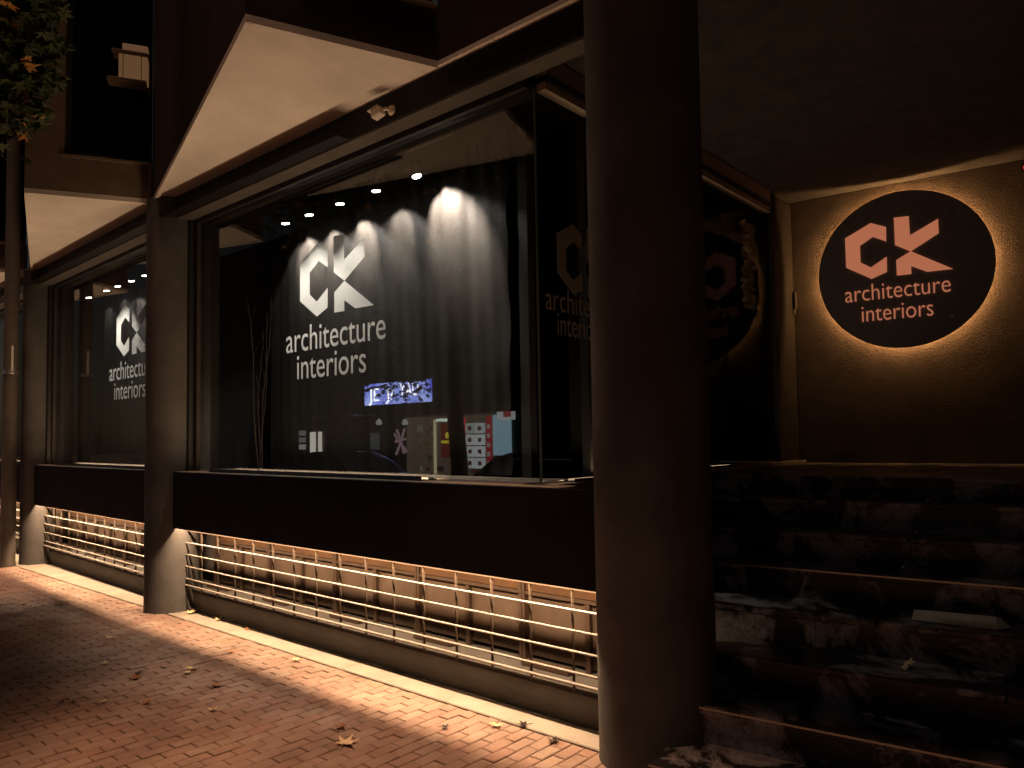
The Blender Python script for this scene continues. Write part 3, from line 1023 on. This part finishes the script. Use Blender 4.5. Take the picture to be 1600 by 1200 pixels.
def ring_y(mb, r_, y0, y1, seg=96, hole=0):
    pts = [(SC[0] + r_ * math.cos(2 * math.pi * k / seg), SC[1] + r_ * math.sin(2 * math.pi * k / seg)) for k in range(seg)]
    mb.prismy(pts, y0, y1)


mb = MB(WX)
ring_y(mb, SR, -0.095, -0.078)
mb.build('disc', M['disc'], sg)
M['halo'] = emit('halo_led', (1.0, 0.52, 0.19), 62.0)
mb = MB(WX)
seg = 96
for rr in (SR - 0.05,):
    v, f = [], []
    for k in range(seg):
        a = 2 * math.pi * k / seg
        for (dr, yy) in ((0, -0.060), (0.010, -0.050), (0.0, -0.040), (-0.010, -0.050)):
            v.append((SC[0] + (rr + dr) * math.cos(a), yy, SC[1] + (rr + dr) * math.sin(a)))
    for k in range(seg):
        for q in range(4):
            f.append((k * 4 + q, ((k + 1) % seg) * 4 + q, ((k + 1) % seg) * 4 + (q + 1) % 4, k * 4 + (q + 1) % 4))
    mb.add(v, f)
mb.build('halo_tube', M['halo'], sg)
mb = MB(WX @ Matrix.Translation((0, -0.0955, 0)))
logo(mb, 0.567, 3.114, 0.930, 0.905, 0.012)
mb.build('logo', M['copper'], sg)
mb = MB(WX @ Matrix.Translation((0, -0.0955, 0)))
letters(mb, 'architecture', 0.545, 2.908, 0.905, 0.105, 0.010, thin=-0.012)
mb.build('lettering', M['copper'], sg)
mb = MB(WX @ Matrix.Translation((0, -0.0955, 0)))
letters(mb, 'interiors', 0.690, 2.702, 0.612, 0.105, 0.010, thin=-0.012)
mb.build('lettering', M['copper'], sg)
for sx, sz in ((0.552, 3.682), (1.473, 3.655), (0.540, 2.700), (1.449, 2.678)):
    pts = [(sx + 0.016 * math.cos(2 * math.pi * k / 16), sz + 0.016 * math.sin(2 * math.pi * k / 16)) for k in range(16)]
    MB(WX).prismy(pts, -0.105, -0.0953).build('screw_cap', M['steel'], sg)
    MB(WX).tube([(sx, -0.077, sz), (sx, 0.0, sz)], 0.008, 8).build('standoff', M['steel'], sg)

# intercom at the inner corner
ic = empty('intercom', WX @ Vector((0.03, -0.02, 2.95)))
tag(ic, 'slim dark intercom with a tiny blue light at the inner entrance corner', 'intercom')
MB(WX).cbox(-0.035, 0.045, -0.03, -0.001, 2.86, 3.10, 0.006).build('body', M['frame'], ic)
MB(WX).box(0.050, 0.060, -0.045, -0.001, 2.92, 3.08).build('handle', M['steel'], ic)
pts = [(0.0 + 0.008 * math.cos(k), 2.99 + 0.008 * math.sin(k)) for k in [2 * math.pi * q / 12 for q in range(12)]]
MB(WX).prismy(pts, -0.034, -0.0305).build('indicator', emit('blue_led', (0.05, 0.12, 1.0), 3.0), ic)

# red alarm lamp at the right
al = empty('alarm_lamp', WX @ Vector((2.06, -0.05, 3.98)))
tag(al, 'small red warning lamp high on the entrance wall at the right edge', 'lamp')
MB(WX).cbox(2.02, 2.12, -0.03, -0.001, 3.90, 4.00, 0.005).build('base_plate', M['frame'], al)
mb = MB(WX @ Matrix.Translation((2.07, -0.03, 3.95)) @ Matrix.Rotation(math.pi / 2, 4, 'X'))
mb.lathe([(0.032, 0.0), (0.031, 0.012), (0.024, 0.026), (0.010, 0.033)], 0, 0, 20)
mb.build('lens', emit('red_led', (1.0, 0.03, 0.03), 1.2), al, smooth=True)

# ------------------------------------------------------------------ security camera on the beam
sc_ = empty('security_camera', (-4.04, 3.33, 3.98))
tag(sc_, 'small pale security camera fixed to the beam over the middle window', 'camera')
SCX = Matrix.Translation((-3.93, 3.327, 3.925))
mb = MB(SCX @ Matrix.Rotation(math.pi / 2, 4, 'X'))
mb.lathe([(0.036, 0.0), (0.036, 0.012), (0.030, 0.024), (0.018, 0.030)], 0, 0, 24)
mb.build('mount', M['white'], sc_, smooth=True)
MB(SCX).tube([(0, -0.028, 0), (-0.01, -0.052, 0.0), (-0.035, -0.062, -0.004)], 0.012, 10).build('arm', M['white'], sc_, smooth=True)
cxf = SCX @ Matrix.Translation((-0.075, -0.066, -0.014)) @ Matrix.Rotation(R(14), 4, 'Z') @ Matrix.Rotation(R(-20), 4, 'Y')
MB(cxf).cbox(-0.050, 0.040, -0.034, 0.034, -0.030, 0.030, 0.009).build('body', M['white'], sc_)
MB(cxf).cbox(-0.064, 0.03, -0.038, 0.038, 0.0315, 0.037, 0.002).build('sun_shield', M['white'], sc_)
mb = MB(cxf @ Matrix.Translation((-0.051, 0, 0)) @ Matrix.Rotation(-math.pi / 2, 4, 'Y'))
mb.lathe([(0.024, 0.0), (0.024, 0.005), (0.018, 0.006), (0.016, 0.002)], 0, 0, 20)
mb.build('lens', M['frame'], sc_)

# boxy corner shape with added glow, on the short wall facing the viewer
xf1, L1 = BAYS[1]
(tx, ty), (rx, ry) = TIPS[1]
bx = xf1 @ Matrix.Translation((tx, ty, 0)) @ Matrix.Rotation(math.atan2(ry - ty, rx - tx), 4, 'Z')
fx = empty('glow_box', bx @ Vector((0.88, 0.0, 5.2)))
tag(fx, 'dim boxy wall shape with added glow between two dark slabs high in the upper wall corner', 'fixture')
MB(bx).cbox(0.80, 1.06, -0.10, 0.05, 5.250, 5.500, 0.006).build('body', emit('box_glow', (1.0, 0.50, 0.22), 0.11), fx)
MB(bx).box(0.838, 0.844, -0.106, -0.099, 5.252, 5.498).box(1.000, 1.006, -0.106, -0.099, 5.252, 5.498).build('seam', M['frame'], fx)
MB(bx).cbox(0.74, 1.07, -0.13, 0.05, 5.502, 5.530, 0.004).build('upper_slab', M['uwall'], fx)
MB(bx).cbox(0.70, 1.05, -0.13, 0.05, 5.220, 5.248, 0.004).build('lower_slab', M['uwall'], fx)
MB(bx).cbox(0.83, 1.06, -0.09, 0.05, 5.560, 5.615, 0.006).build('cap', emit('box_cap_glow', (1.0, 0.50, 0.25), 0.10), fx)
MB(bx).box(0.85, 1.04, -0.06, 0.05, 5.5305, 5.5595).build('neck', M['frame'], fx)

# ------------------------------------------------------------------ pole at the left
pl = empty('metal_pole', (-11.80, 3.265, 0))
tag(pl, 'slim dark metal pole at the left edge in front of the far column', 'pole')
MB().lathe([(0.098, -0.02), (0.098, 0.02), (0.090, 0.05), (0.086, 7.5), (0.05, 7.52)], -11.80, 3.20, 28).build('shaft', M['pole'], pl, smooth=True)
MB().lathe([(0.094, 2.60), (0.096, 2.605), (0.096, 2.64), (0.094, 2.645)], -11.80, 3.20, 28).build('clamp', M['steel'], pl)
MB().box(-11.716, -11.708, 3.180, 3.205, 2.62, 2.98).build('plate', M['white'], pl)


# ------------------------------------------------------------------ trees
def leaf_outline(r_, s):
    """five-lobed plane leaf in its own plane"""
    pts = []
    tips = [(-1.9, 0.72), (-0.95, 0.95), (0.0, 1.08), (0.95, 0.95), (1.9, 0.72)]
    pts.append((-2.75, 0.30))
    for q, (a, l_) in enumerate(tips):
        pts.append((a, l_ * r_.uniform(0.88, 1.1)))
        if q < 4:
            pts.append((a + 0.475, 0.42))
    pts.append((2.75, 0.30))
    return [(s * l_ * math.sin(a), s * l_ * math.cos(a)) for a, l_ in pts]


def leaf_into(mb, p, r_, s, droop=0.6):
    o = leaf_outline(r_, s)
    m = Matrix.Translation(p) @ Matrix.Rotation(r_.uniform(0, 6.28), 4, 'Z') @ Matrix.Rotation(r_.gauss(0, droop), 4, 'X') @ Matrix.Rotation(r_.gauss(0, droop), 4, 'Y')
    n = len(o)
    vs = [m @ Vector((0, 0, 0.0))] + [m @ Vector((x, y, -0.25 * (x * x + y * y) / s)) for x, y in o]
    mb.add(vs, [(0, k, k % n + 1) for k in range(1, n)])


def tree(base, height, crown_c, crown_r, nleaf, seed, label, lsize, keep=None, yellow=0.02, hang=()):
    r_ = random.Random(seed)
    t = empty('plane_tree', base)
    tag(t, label, 'tree', 'street trees')
    bx, by, _ = base
    top = Vector(crown_c) + Vector((0, 0, crown_r[2] * 0.5))
    pts = [Vector((bx, by, -0.05)), Vector((bx + 0.03, by, 1.2)), Vector((bx * 0.8 + top.x * 0.2, by * 0.8 + top.y * 0.2, height * 0.45)), top]
    MB().tube(pts, [0.17, 0.14, 0.11, 0.03], 12).build('trunk', M['bark'], t, smooth=True)
    limbs = MB()
    clumps = []
    for k in range(34):
        while True:
            d = Vector((r_.uniform(-1, 1), r_.uniform(-1, 1), r_.uniform(-1, 1)))
            if 0.35 < d.length < 1:
                break
        c = Vector(crown_c) + Vector((d.x * crown_r[0], d.y * crown_r[1], d.z * crown_r[2]))
        clumps.append(c)
        s = pts[2].lerp(pts[3], r_.uniform(0.0, 0.7))
        mid = s.lerp(c, 0.5) + Vector((r_.uniform(-.1, .1), r_.uniform(-.1, .1), 0.12))
        limbs.tube([s, mid, c], [0.035, 0.02, 0.006], 5)
    for c in hang:
        c = Vector(c)
        limbs.tube([pts[3].lerp(pts[2], 0.4), Vector(crown_c).lerp(c, 0.6) + Vector((0, 0, 0.2)), c], [0.035, 0.02, 0.005], 5)
    limbs.build('limbs', M['bark'], t)
    g, ye = MB(), MB()
    for c in hang:
        for q in range(150):
            p = Vector(c) + Vector((r_.gauss(0, 0.17), r_.gauss(0, 0.17), r_.gauss(0, 0.15)))
            if keep and not keep(p):
                continue
            leaf_into(ye if r_.random() < yellow * 1.5 else g, p, r_, lsize * r_.uniform(0.6, 1.05))
    for k in range(nleaf):
        c = clumps[r_.randrange(len(clumps))]
        sg_ = 0.20 * (crown_r[0] + crown_r[2]) / 2
        p = c + Vector((r_.gauss(0, sg_), r_.gauss(0, sg_), r_.gauss(0, sg_ * 0.8)))
        if keep and not keep(p):
            continue
        leaf_into(ye if r_.random() < yellow else g, p, r_, lsize * r_.uniform(0.65, 1.15))
    g.build('crown', M['leafgreen'], t)
    if ye.v:
        ye.build('yellow_leaves', M['leafyellow'], t)
    return t


tree((-8.3, -1.2, 0), 7.0, (-7.2, 0.75, 5.8), (2.5, 1.5, 1.6), 20000, 4, 'leafy plane tree whose dark branches hang into the top left corner', 0.085,
     keep=lambda p: (lambda q: q is None or q[1] < -40 or q[0] < 96 + 16 * math.sin(q[1] * 0.11) - 0.35 * max(0, q[1] - 105))(project(p)), yellow=0.025,
     hang=[EYE + t_ * d_ for d_, t_ in ((ray_dir(20, 20), 6.9), (ray_dir(60, 35), 7.1), (ray_dir(15, 75), 6.8), (ray_dir(55, 85), 7.0), (ray_dir(28, 125), 6.9), (ray_dir(50, 150), 7.0), (ray_dir(5, 165), 6.8), (ray_dir(80, 60), 7.2))])
tree((-14.3, -3.0, 0), 5.5, (-12.3, -3.0, 4.1), (1.5, 1.3, 1.75), 2600, 11, 'street tree mirrored in the middle window, leaves in front of the blue sign', 0.085)

# ------------------------------------------------------------------ fallen leaves and litter
LV = [(-3.39, 2.50, 0.085, 'y', 'large pale star-shaped fallen leaf alone on the red pavers'),
      (-5.35, 2.61, 0.075, 'y', 'curled pale fallen leaf, the largest left of the lit strip'),
      (-5.28, 2.55, 0.045, 'y', 'small pale leaf touching the largest curled leaf'),
      (-4.86, 2.54, 0.060, 'b', 'reddish curled leaf just outside the lit strip'),
      (-5.45, 2.25, 0.060, 'b', 'brown leaf beside a dark green one on the shaded pavers'),
      (-5.52, 2.30, 0.055, 'd', 'dark green fallen leaf on the shaded pavers'),
      (-6.00, 2.26, 0.050, 'y', 'small pale leaf in the dark part of the pavement'),
      (-6.74, 2.58, 0.050, 'y', 'small leaf near the middle column in the shade'),
      (-4.92, 3.20, 0.055, 'y', 'yellow leaf lying on the lit strip by the concrete joint'),
      (-5.53, 3.00, 0.055, 'b', 'brown leaf on the edge of the lit strip'),
      (-7.06, 3.42, 0.085, 'y', 'golden leaf cluster at the foot of the middle column'),
      (-6.58, 3.44, 0.055, 'y', 'small golden leaf on the strip right of the middle column'),
      (-3.13, 2.99, 0.040, 'd', 'small black seed pod on the lit pavers'),
      (-2.92, 3.20, 0.055, 'y', 'yellow leaf against the concrete edging joint'),
      (-2.80, 3.30, 0.050, 'd', 'dark crumbled leaf on the concrete edging'),
      (-2.54, 3.23, 0.050, 'd', 'black crumpled leaf in the joint beside the right column'),
      (-5.33, 1.75, 0.040, 'd', 'left of two black seed pods on the dark pavers'),
      (-5.27, 1.79, 0.040, 'd', 'right of two black seed pods on the dark pavers'),
      (-5.14, 1.93, 0.035, 'y', 'tiny pale leaf scrap near the black seed pods'),
      (-3.60, 2.62, 0.050, 'b', 'small brown leaf just behind the large star leaf'),
      (-10.27, 2.97, 0.060, 'y', 'pale leaf far left near the pole'),
      (-8.66, 2.89, 0.060, 'y', 'pale leaf on the lit strip between the far columns'),
      (-8.88, 2.55, 0.060, 'y', 'leaf at the edge of the dark pavement near the left frame'),
      (-6.05, 3.44, 0.045, 'b', 'tiny brown leaf by the kick wall of the middle window'),
      (-4.89, 2.09, 0.045, 'b', 'brown leaf scrap in the middle of the dark pavers'),
      (-4.45, 2.30, 0.040, 'y', 'pale leaf scrap among the reddish pavers')]
lm = {'y': M['dryleaf'], 'b': M['drybrown'], 'd': M['drydark']}
r7 = random.Random(3)
for (x, y, s, c, lab) in LV:
    mb = MB()
    o = leaf_outline(r7, s)
    m = Matrix.Translation((x, y, 0.006)) @ Matrix.Rotation(r7.uniform(0, 6.28), 4, 'Z')
    n = len(o)
    cu_ = r7.uniform(0.15, 0.5)
    vs = [m @ Vector((0, 0, 0))] + [m @ Vector((px, py, cu_ * (px * px + py * py) / s + r7.uniform(0, 0.006))) for px, py in o]
    mb.add(vs, [(0, k, k % n + 1) for k in range(1, n)])
    a = m @ Vector((0, -0.25 * s, 0.004))
    b = m @ Vector((0.12 * s, -1.0 * s, 0.006))
    lf = empty('fallen_leaf', (x, y, 0))
    tag(lf, lab, 'leaf', 'fallen leaves on the pavement')
    mb.build('blade', lm[c], lf)
    MB().tube([a, b], [0.0016, 0.0012], 5).build('stalk', lm[c], lf)

# things lying on the steps
pp = MB(Matrix.Translation((-0.80, 4.31, 0.682)) @ Matrix.Rotation(R(8), 4, 'Z'))
pp.add([(-0.20, -0.06, 0), (0.17, -0.08, 0), (0.22, -0.02, 0.004), (0.18, 0.05, 0.035), (-0.18, 0.06, 0.028), (-0.19, 0.0, 0.04), (0.16, -0.01, 0.045)], [(0, 1, 6, 5), (1, 2, 6), (5, 6, 3, 4), (6, 2, 3)])
pp.add([(-0.20, -0.06, 0.002), (0.17, -0.08, 0.002), (0.22, -0.02, 0.006), (0.18, 0.05, 0.037), (-0.18, 0.06, 0.030), (-0.19, 0.0, 0.042), (0.16, -0.01, 0.047)], [(0, 5, 6, 1), (1, 6, 2), (5, 4, 3, 6), (6, 3, 2)])
tag(pp.build('folded_paper', M['paper'], None), 'folded pale brown paper lying on a marble step', 'paper')
STL = [(-1.80, 4.10, 0.512, 0.09, 'b', 'upright reddish leaf at the left end of the marble steps'), (-2.05, 4.72, 0.69, 0.10, 'y', 'golden dry leaf in the left corner of the marble steps'), (-1.88, 4.22, 0.515, 0.07, 'y', 'crumbled golden leaf below the reddish one on the steps'), (-0.95, 3.95, 0.513, 0.06, 'y', 'curled pale leaf on the step below the folded paper')]
for x, y, z, s, c, lab in STL:
    mb = MB()
    leaf_into(mb, Vector((x, y, z + 0.02)), r7, s, 0.5)
    tag(mb.build('fallen_leaf', lm[c], None), lab, 'leaf', 'leaves on the steps')

# ------------------------------------------------------------------ across the street, seen mirrored in the shop glass
M['owall'] = mat('opposite_wall', (0.07, 0.06, 0.055), 0.9, 0.1, var=0.3, vscale=2)
M['canopy'] = mat('canopy_red', (0.16, 0.03, 0.03), 0.7, 0.2)
OY = -11.0
ob = empty('opposite_building', (-20, OY, 0))
tag(ob, 'dark building across the street mirrored in the middle window', 'building')
MB().box(-36, -6, OY - 6, OY - 0.6, -0.1, 11).build('wall', M['owall'], ob)
for k in range(8):
    xw = -33.5 + 3.3 * k
    f = MB().box(xw, xw + 1.5, OY - 0.598, OY - 0.55, 5.2, 7.0).build('window', M['frame'], ob)
    MB().box(xw + 0.06, xw + 0.72, OY - 0.548, OY - 0.54, 5.26, 6.94).build('pane', M['dpane'], f)
    MB().box(xw + 0.78, xw + 1.44, OY - 0.548, OY - 0.54, 5.26, 6.94).build('pane', M['dpane'], f)
MB().box(-20.6, -15.2, OY - 0.598, OY + 0.9, 2.42, 2.62).build('canopy', M['canopy'], ob)
MB().box(-26.2, -23.4, OY - 0.598, OY + 0.5, 2.50, 2.58).build('canopy', mat('canopy_grey', (0.4, 0.38, 0.36), 0.6, 0.3), ob)

sb = empty('shop_sign', (-21.4, OY, 2.9))
tag(sb, 'backlit blue shop sign mirrored in the middle window behind leaves', 'sign')
MB().box(-23.45, -19.5, OY - 0.55, OY - 0.05, 2.86, 3.78).build('sign_case', M['frame'], sb)
bm_ = bpy.data.materials.new('sign_blue')
bm_.use_nodes = True
n_, l_ = bm_.node_tree.nodes, bm_.node_tree.links
pb = n_["Principled BSDF"]
pb.inputs["Base Color"].default_value = (0.1, 0.1, 0.2, 1)
tc_ = n_.new("ShaderNodeTexCoord")
nz_ = n_.new("ShaderNodeTexNoise")
nz_.inputs["Scale"].default_value = 0.7
nz_.inputs["Distortion"].default_value = 1.5
l_.new(tc_.outputs["Object"], nz_.inputs["Vector"])
rp_ = n_.new("ShaderNodeValToRGB")
rp_.color_ramp.elements[0].position = 0.35
rp_.color_ramp.elements[0].color = (0.10, 0.11, 0.75, 1)
rp_.color_ramp.elements[1].position = 0.65
rp_.color_ramp.elements[1].color = (0.38, 0.48, 1.0, 1)
l_.new(nz_.outputs[0], rp_.inputs[0])
l_.new(rp_.outputs[0], pb.inputs["Emission Color"])
pb.inputs["Emission Strength"].default_value = 5.5
MB().box(-23.40, -19.55, OY - 0.048, OY - 0.04, 2.91, 3.73).build('sign_face', bm_, sb)
mb = MB(Matrix.Translation((0, OY - 0.02, 0)))
letters(mb, 'JE', -23.12, 3.06, 0.62, 0.32, 0.006)
letters(mb, 'J/', -22.10, 3.09, 0.50, 0.32, 0.006)
letters(mb, 'YAU', -21.30, 3.17, 1.05, 0.32, 0.006)
mb.build('lettering', emit('sign_white', (1, 1, 1), 9.0), sb)

# lit shopfront below
sf_ = empty('lit_shopfront', (-18.8, OY, 0))
tag(sf_, 'brightly lit shopfront with red and white boards mirrored low in the middle window', 'shopfront')
Y0 = OY - 0.55


def board(x0, x1, z0, z1, c, s, y=0.0, name='board'):
    return MB().box(x0, x1, Y0 + y, Y0 + y + 0.03, z0, z1).build(name, emit('lit_' + name, c, s), sf_)


board(-21.5, -16.9, 0.1, 2.40, (0.35, 0.24, 0.16), 0.7, name='rear_wall')
rc_ = random.Random(31)
for q in range(46):
    x_, z_ = rc_.uniform(-21.4, -17.1), rc_.uniform(0.25, 2.1)
    c_ = rc_.choice([(0.5, 0.42, 0.35), (0.25, 0.06, 0.06), (0.6, 0.55, 0.5), (0.2, 0.16, 0.12), (0.1, 0.08, 0.07), (0.45, 0.3, 0.1)])
    board(x_, x_ + rc_.uniform(0.06, 0.3), z_, z_ + rc_.uniform(0.05, 0.25), c_, rc_.uniform(0.3, 0.9), 0.032 + 0.0005 * q, name='goods')
board(-19.95, -19.82, 0.3, 2.28, (0.9, 0.75, 0.45), 1.8, 0.06, name='post')
board(-19.80, -18.65, 2.20, 2.30, (0.85, 1.0, 0.85), 3.0, 0.06, name='light_tube')
board(-19.55, -18.70, 0.9, 2.12, (0.30, 0.035, 0.025), 1.0, 0.06, name='door')
board(-19.50, -18.75, 1.42, 1.52, (0.9, 0.75, 0.05), 2.0, 0.10, name='door_text')
pts = [(-19.2 + 0.11 * math.cos(k), 1.70 + 0.11 * math.sin(k)) for k in [2 * math.pi * q / 20 for q in range(20)]]
MB().prismy(pts, Y0 + 0.10, Y0 + 0.12).build('emblem', emit('lit_emblem', (0.9, 0.75, 0.05), 2.0), sf_)
board(-18.55, -18.33, 0.5, 2.30, (0.85, 0.05, 0.06), 2.0, 0.06, name='red_strip')
r8 = random.Random(5)
for rr in range(4):
    for cc in range(2):
        g_ = r8.uniform(0.6, 1.0)
        board(-18.31 + cc * 0.47, -17.87 + cc * 0.47, 0.55 + rr * 0.40, 0.91 + rr * 0.40, (0.8 * g_, 0.85 * g_, 0.85 * g_), 1.9, 0.06, name='price_board')
        board(-18.16 + cc * 0.47, -18.02 + cc * 0.47, 0.66 + rr * 0.40, 0.80 + rr * 0.40, (0.3, 0.03, 0.05), 0.6, 0.10, name='goods_picture')
board(-17.32, -17.08, 0.1, 2.32, (0.60, 0.03, 0.05), 1.4, 0.06, name='red_strip')
for q in range(6):
    board(-17.26, -17.14, 0.35 + q * 0.31, 0.50 + q * 0.31, (0.9, 0.7, 0.7), 1.0, 0.10, name='strip_letter')
board(-17.02, -16.2, 1.0, 2.36, (0.42, 0.65, 0.80), 1.9, 0.06, name='blue_pane')
board(-16.05, -15.3, 2.15, 2.55, (0.8, 0.85, 0.85), 1.6, 0.9, name='white_panel')
board(-15.75, -15.45, 2.25, 2.45, (0.6, 0.05, 0.08), 1.2, 0.94, name='red_panel')
board(-23.6, -23.05, 1.20, 1.85, (0.35, 0.40, 0.42), 0.4, 0.06, name='grey_screen')
mb = MB()
for (a, b) in (((-22.05, 1.0), (-21.55, 2.0)), ((-22.0, 1.95), (-21.6, 1.05)), ((-22.1, 1.5), (-21.5, 1.6)), ((-22.15, 1.8), (-21.95, 1.45)), ((-21.7, 1.35), (-21.45, 1.1))):
    mb.tube([(a[0], Y0 + 0.08, a[1]), ((a[0] + b[0]) / 2 + 0.05, Y0 + 0.08, (a[1] + b[1]) / 2), (b[0], Y0 + 0.08, b[1])], 0.045, 6)
mb.build('wall_strokes', emit('lit_strokes', (0.9, 0.55, 0.65), 0.8), sf_)
for q in range(3):
    board(-28.6, -28.1, 1.2 + 0.3 * q, 1.42 + 0.3 * q, (0.8, 0.75, 0.75), 0.5 if q else 1.0, 0.06, name='notice')
board(-27.75, -27.35, 0.95, 1.95, (1.0, 0.92, 0.8), 2.2, 0.06, name='curtain')
board(-27.15, -26.9, 0.95, 1.95, (1.0, 0.92, 0.8), 2.2, 0.06, name='curtain')

for k, (x, z) in enumerate(((-22.48, 2.24), (-20.97, 2.20))):
    gl_ = empty('globe_lamp', (x, OY, z))
    tag(gl_, ['left', 'right'][k] + ' white globe lamp mirrored below the blue sign', 'lamp', 'globe lamps across the street')
    MB(Matrix.Translation((0, 0, z))).lathe([(0.02, -0.10), (0.08, -0.09), (0.12, -0.04), (0.10, 0.05), (0.05, 0.10), (0.02, 0.14)], x, OY, 20).build('globe', emit('globe_white', (1, 0.95, 0.88), 1.0), gl_, smooth=True)
    MB().tube([(x, OY, z + 0.14), (x, OY, z + 0.26), (x, OY - 0.58, z + 0.28)], 0.02, 8).build('bracket', M['frame'], gl_)


# parked cars at the kerb, mirrored low in the glass
def car(x0, yc, label, paint):
    c = empty('parked_car', (x0 + 2.1, yc, -0.125))
    tag(c, label, 'car', 'cars parked along the kerb')
    zb = -0.125
    side = [(0.0, 0.35), (0.05, 0.62), (0.35, 0.78), (1.15, 0.92), (1.75, 1.36), (2.10, 1.45), (2.95, 1.44), (3.55, 1.22), (3.95, 0.96), (4.18, 0.90), (4.22, 0.45), (4.10, 0.26), (0.15, 0.26)]
    ys = [(-0.84, 0.985), (-0.74, 1.0), (0.74, 1.0), (0.84, 0.985)]
    v, f = [], []
    n = len(side)
    for yy, s in ys:
        for x, z in side:
            tum = 0.0
            if z > 0.95:
                tum = (z - 0.95) * 0.30
            v.append((x0 + 2.1 + (x - 2.1) * s, yc + math.copysign(abs(yy) - tum, yy), zb + z * (1.0 if abs(yy) < 0.8 else 0.985)))
    for a in range(3):
        for k in range(n):
            f.append((a * n + k, a * n + (k + 1) % n, (a + 1) * n + (k + 1) % n, (a + 1) * n + k))
    f.append(tuple(range(n)))
    f.append(tuple(range(3 * n, 4 * n))[::-1])
    MB().add(v, f).build('body', paint, c, smooth=True)
    for s in (-1, 1):
        q = [(1.32, 0.96), (1.82, 1.33), (2.30, 1.38), (2.30, 0.96)]
        q2 = [(2.38, 0.96), (2.38, 1.38), (2.95, 1.37), (3.45, 1.18), (3.62, 0.98)]
        for pg in (q, q2):
            vv = [(x0 + x, yc + s * (0.845 - (z - 0.95) * 0.30), zb + z) for x, z in pg]
            vv2 = [(a, b - s * 0.02, d) for a, b, d in vv]
            m_ = len(vv)
            MB().add(vv + vv2, [tuple(range(m_)), tuple(range(m_, 2 * m_))[::-1]] + [(k, (k + 1) % m_, m_ + (k + 1) % m_, m_ + k) for k in range(m_)]).build('side_window', M['dpane'], c)
        for wx in (0.82, 3.35):
            wm = Matrix.Translation((x0 + wx, yc + s * 0.76, zb + 0.31)) @ Matrix.Rotation(-s * math.pi / 2, 4, 'X')
            ty = MB(wm).lathe([(0.19, -0.10), (0.29, -0.10), (0.31, -0.07), (0.31, 0.07), (0.29, 0.10), (0.19, 0.10)], 0, 0, 28).build('wheel', M['spotbody'], c, smooth=True)
            MB(wm).lathe([(0.19, 0.085), (0.18, 0.104), (0.05, 0.108)], 0, 0, 20).build('rim', M['steel'], ty)
        MB().cbox(x0 - 0.005, x0 + 0.12, yc + s * 0.60 - 0.16, yc + s * 0.60 + 0.16, zb + 0.58, zb + 0.70, 0.02).build('headlight', M['steel'], c)
        MB().cbox(x0 + 4.10, x0 + 4.225, yc + s * 0.62 - 0.13, yc + s * 0.62 + 0.13, zb + 0.70, zb + 0.86, 0.02).build('tail_light', M['canopy'], c)
    vv = [(x0 + 1.17, yc - 0.70, zb + 0.945), (x0 + 1.17, yc + 0.70, zb + 0.945), (x0 + 1.74, yc + 0.62, zb + 1.375), (x0 + 1.74, yc - 0.62, zb + 1.375)]
    MB().add(vv + [(a - 0.01, b, d + 0.012) for a, b, d in vv], [(0, 1, 2, 3), (7, 6, 5, 4), (0, 4, 5, 1), (1, 5, 6, 2), (2, 6, 7, 3), (3, 7, 4, 0)]).build('windscreen', M['dpane'], c)
    return c


cp1 = mat('car_paint_blue', (0.02, 0.025, 0.05), 0.2, 0.5)
cp2 = mat('car_paint_black', (0.015, 0.014, 0.014), 0.2, 0.5)
car(-18.2, -4.4, 'dark blue car mirrored low in the left half of the middle window', cp1)
car(-11.6, -4.4, 'black car mirrored at the lower right of the middle window', cp2)
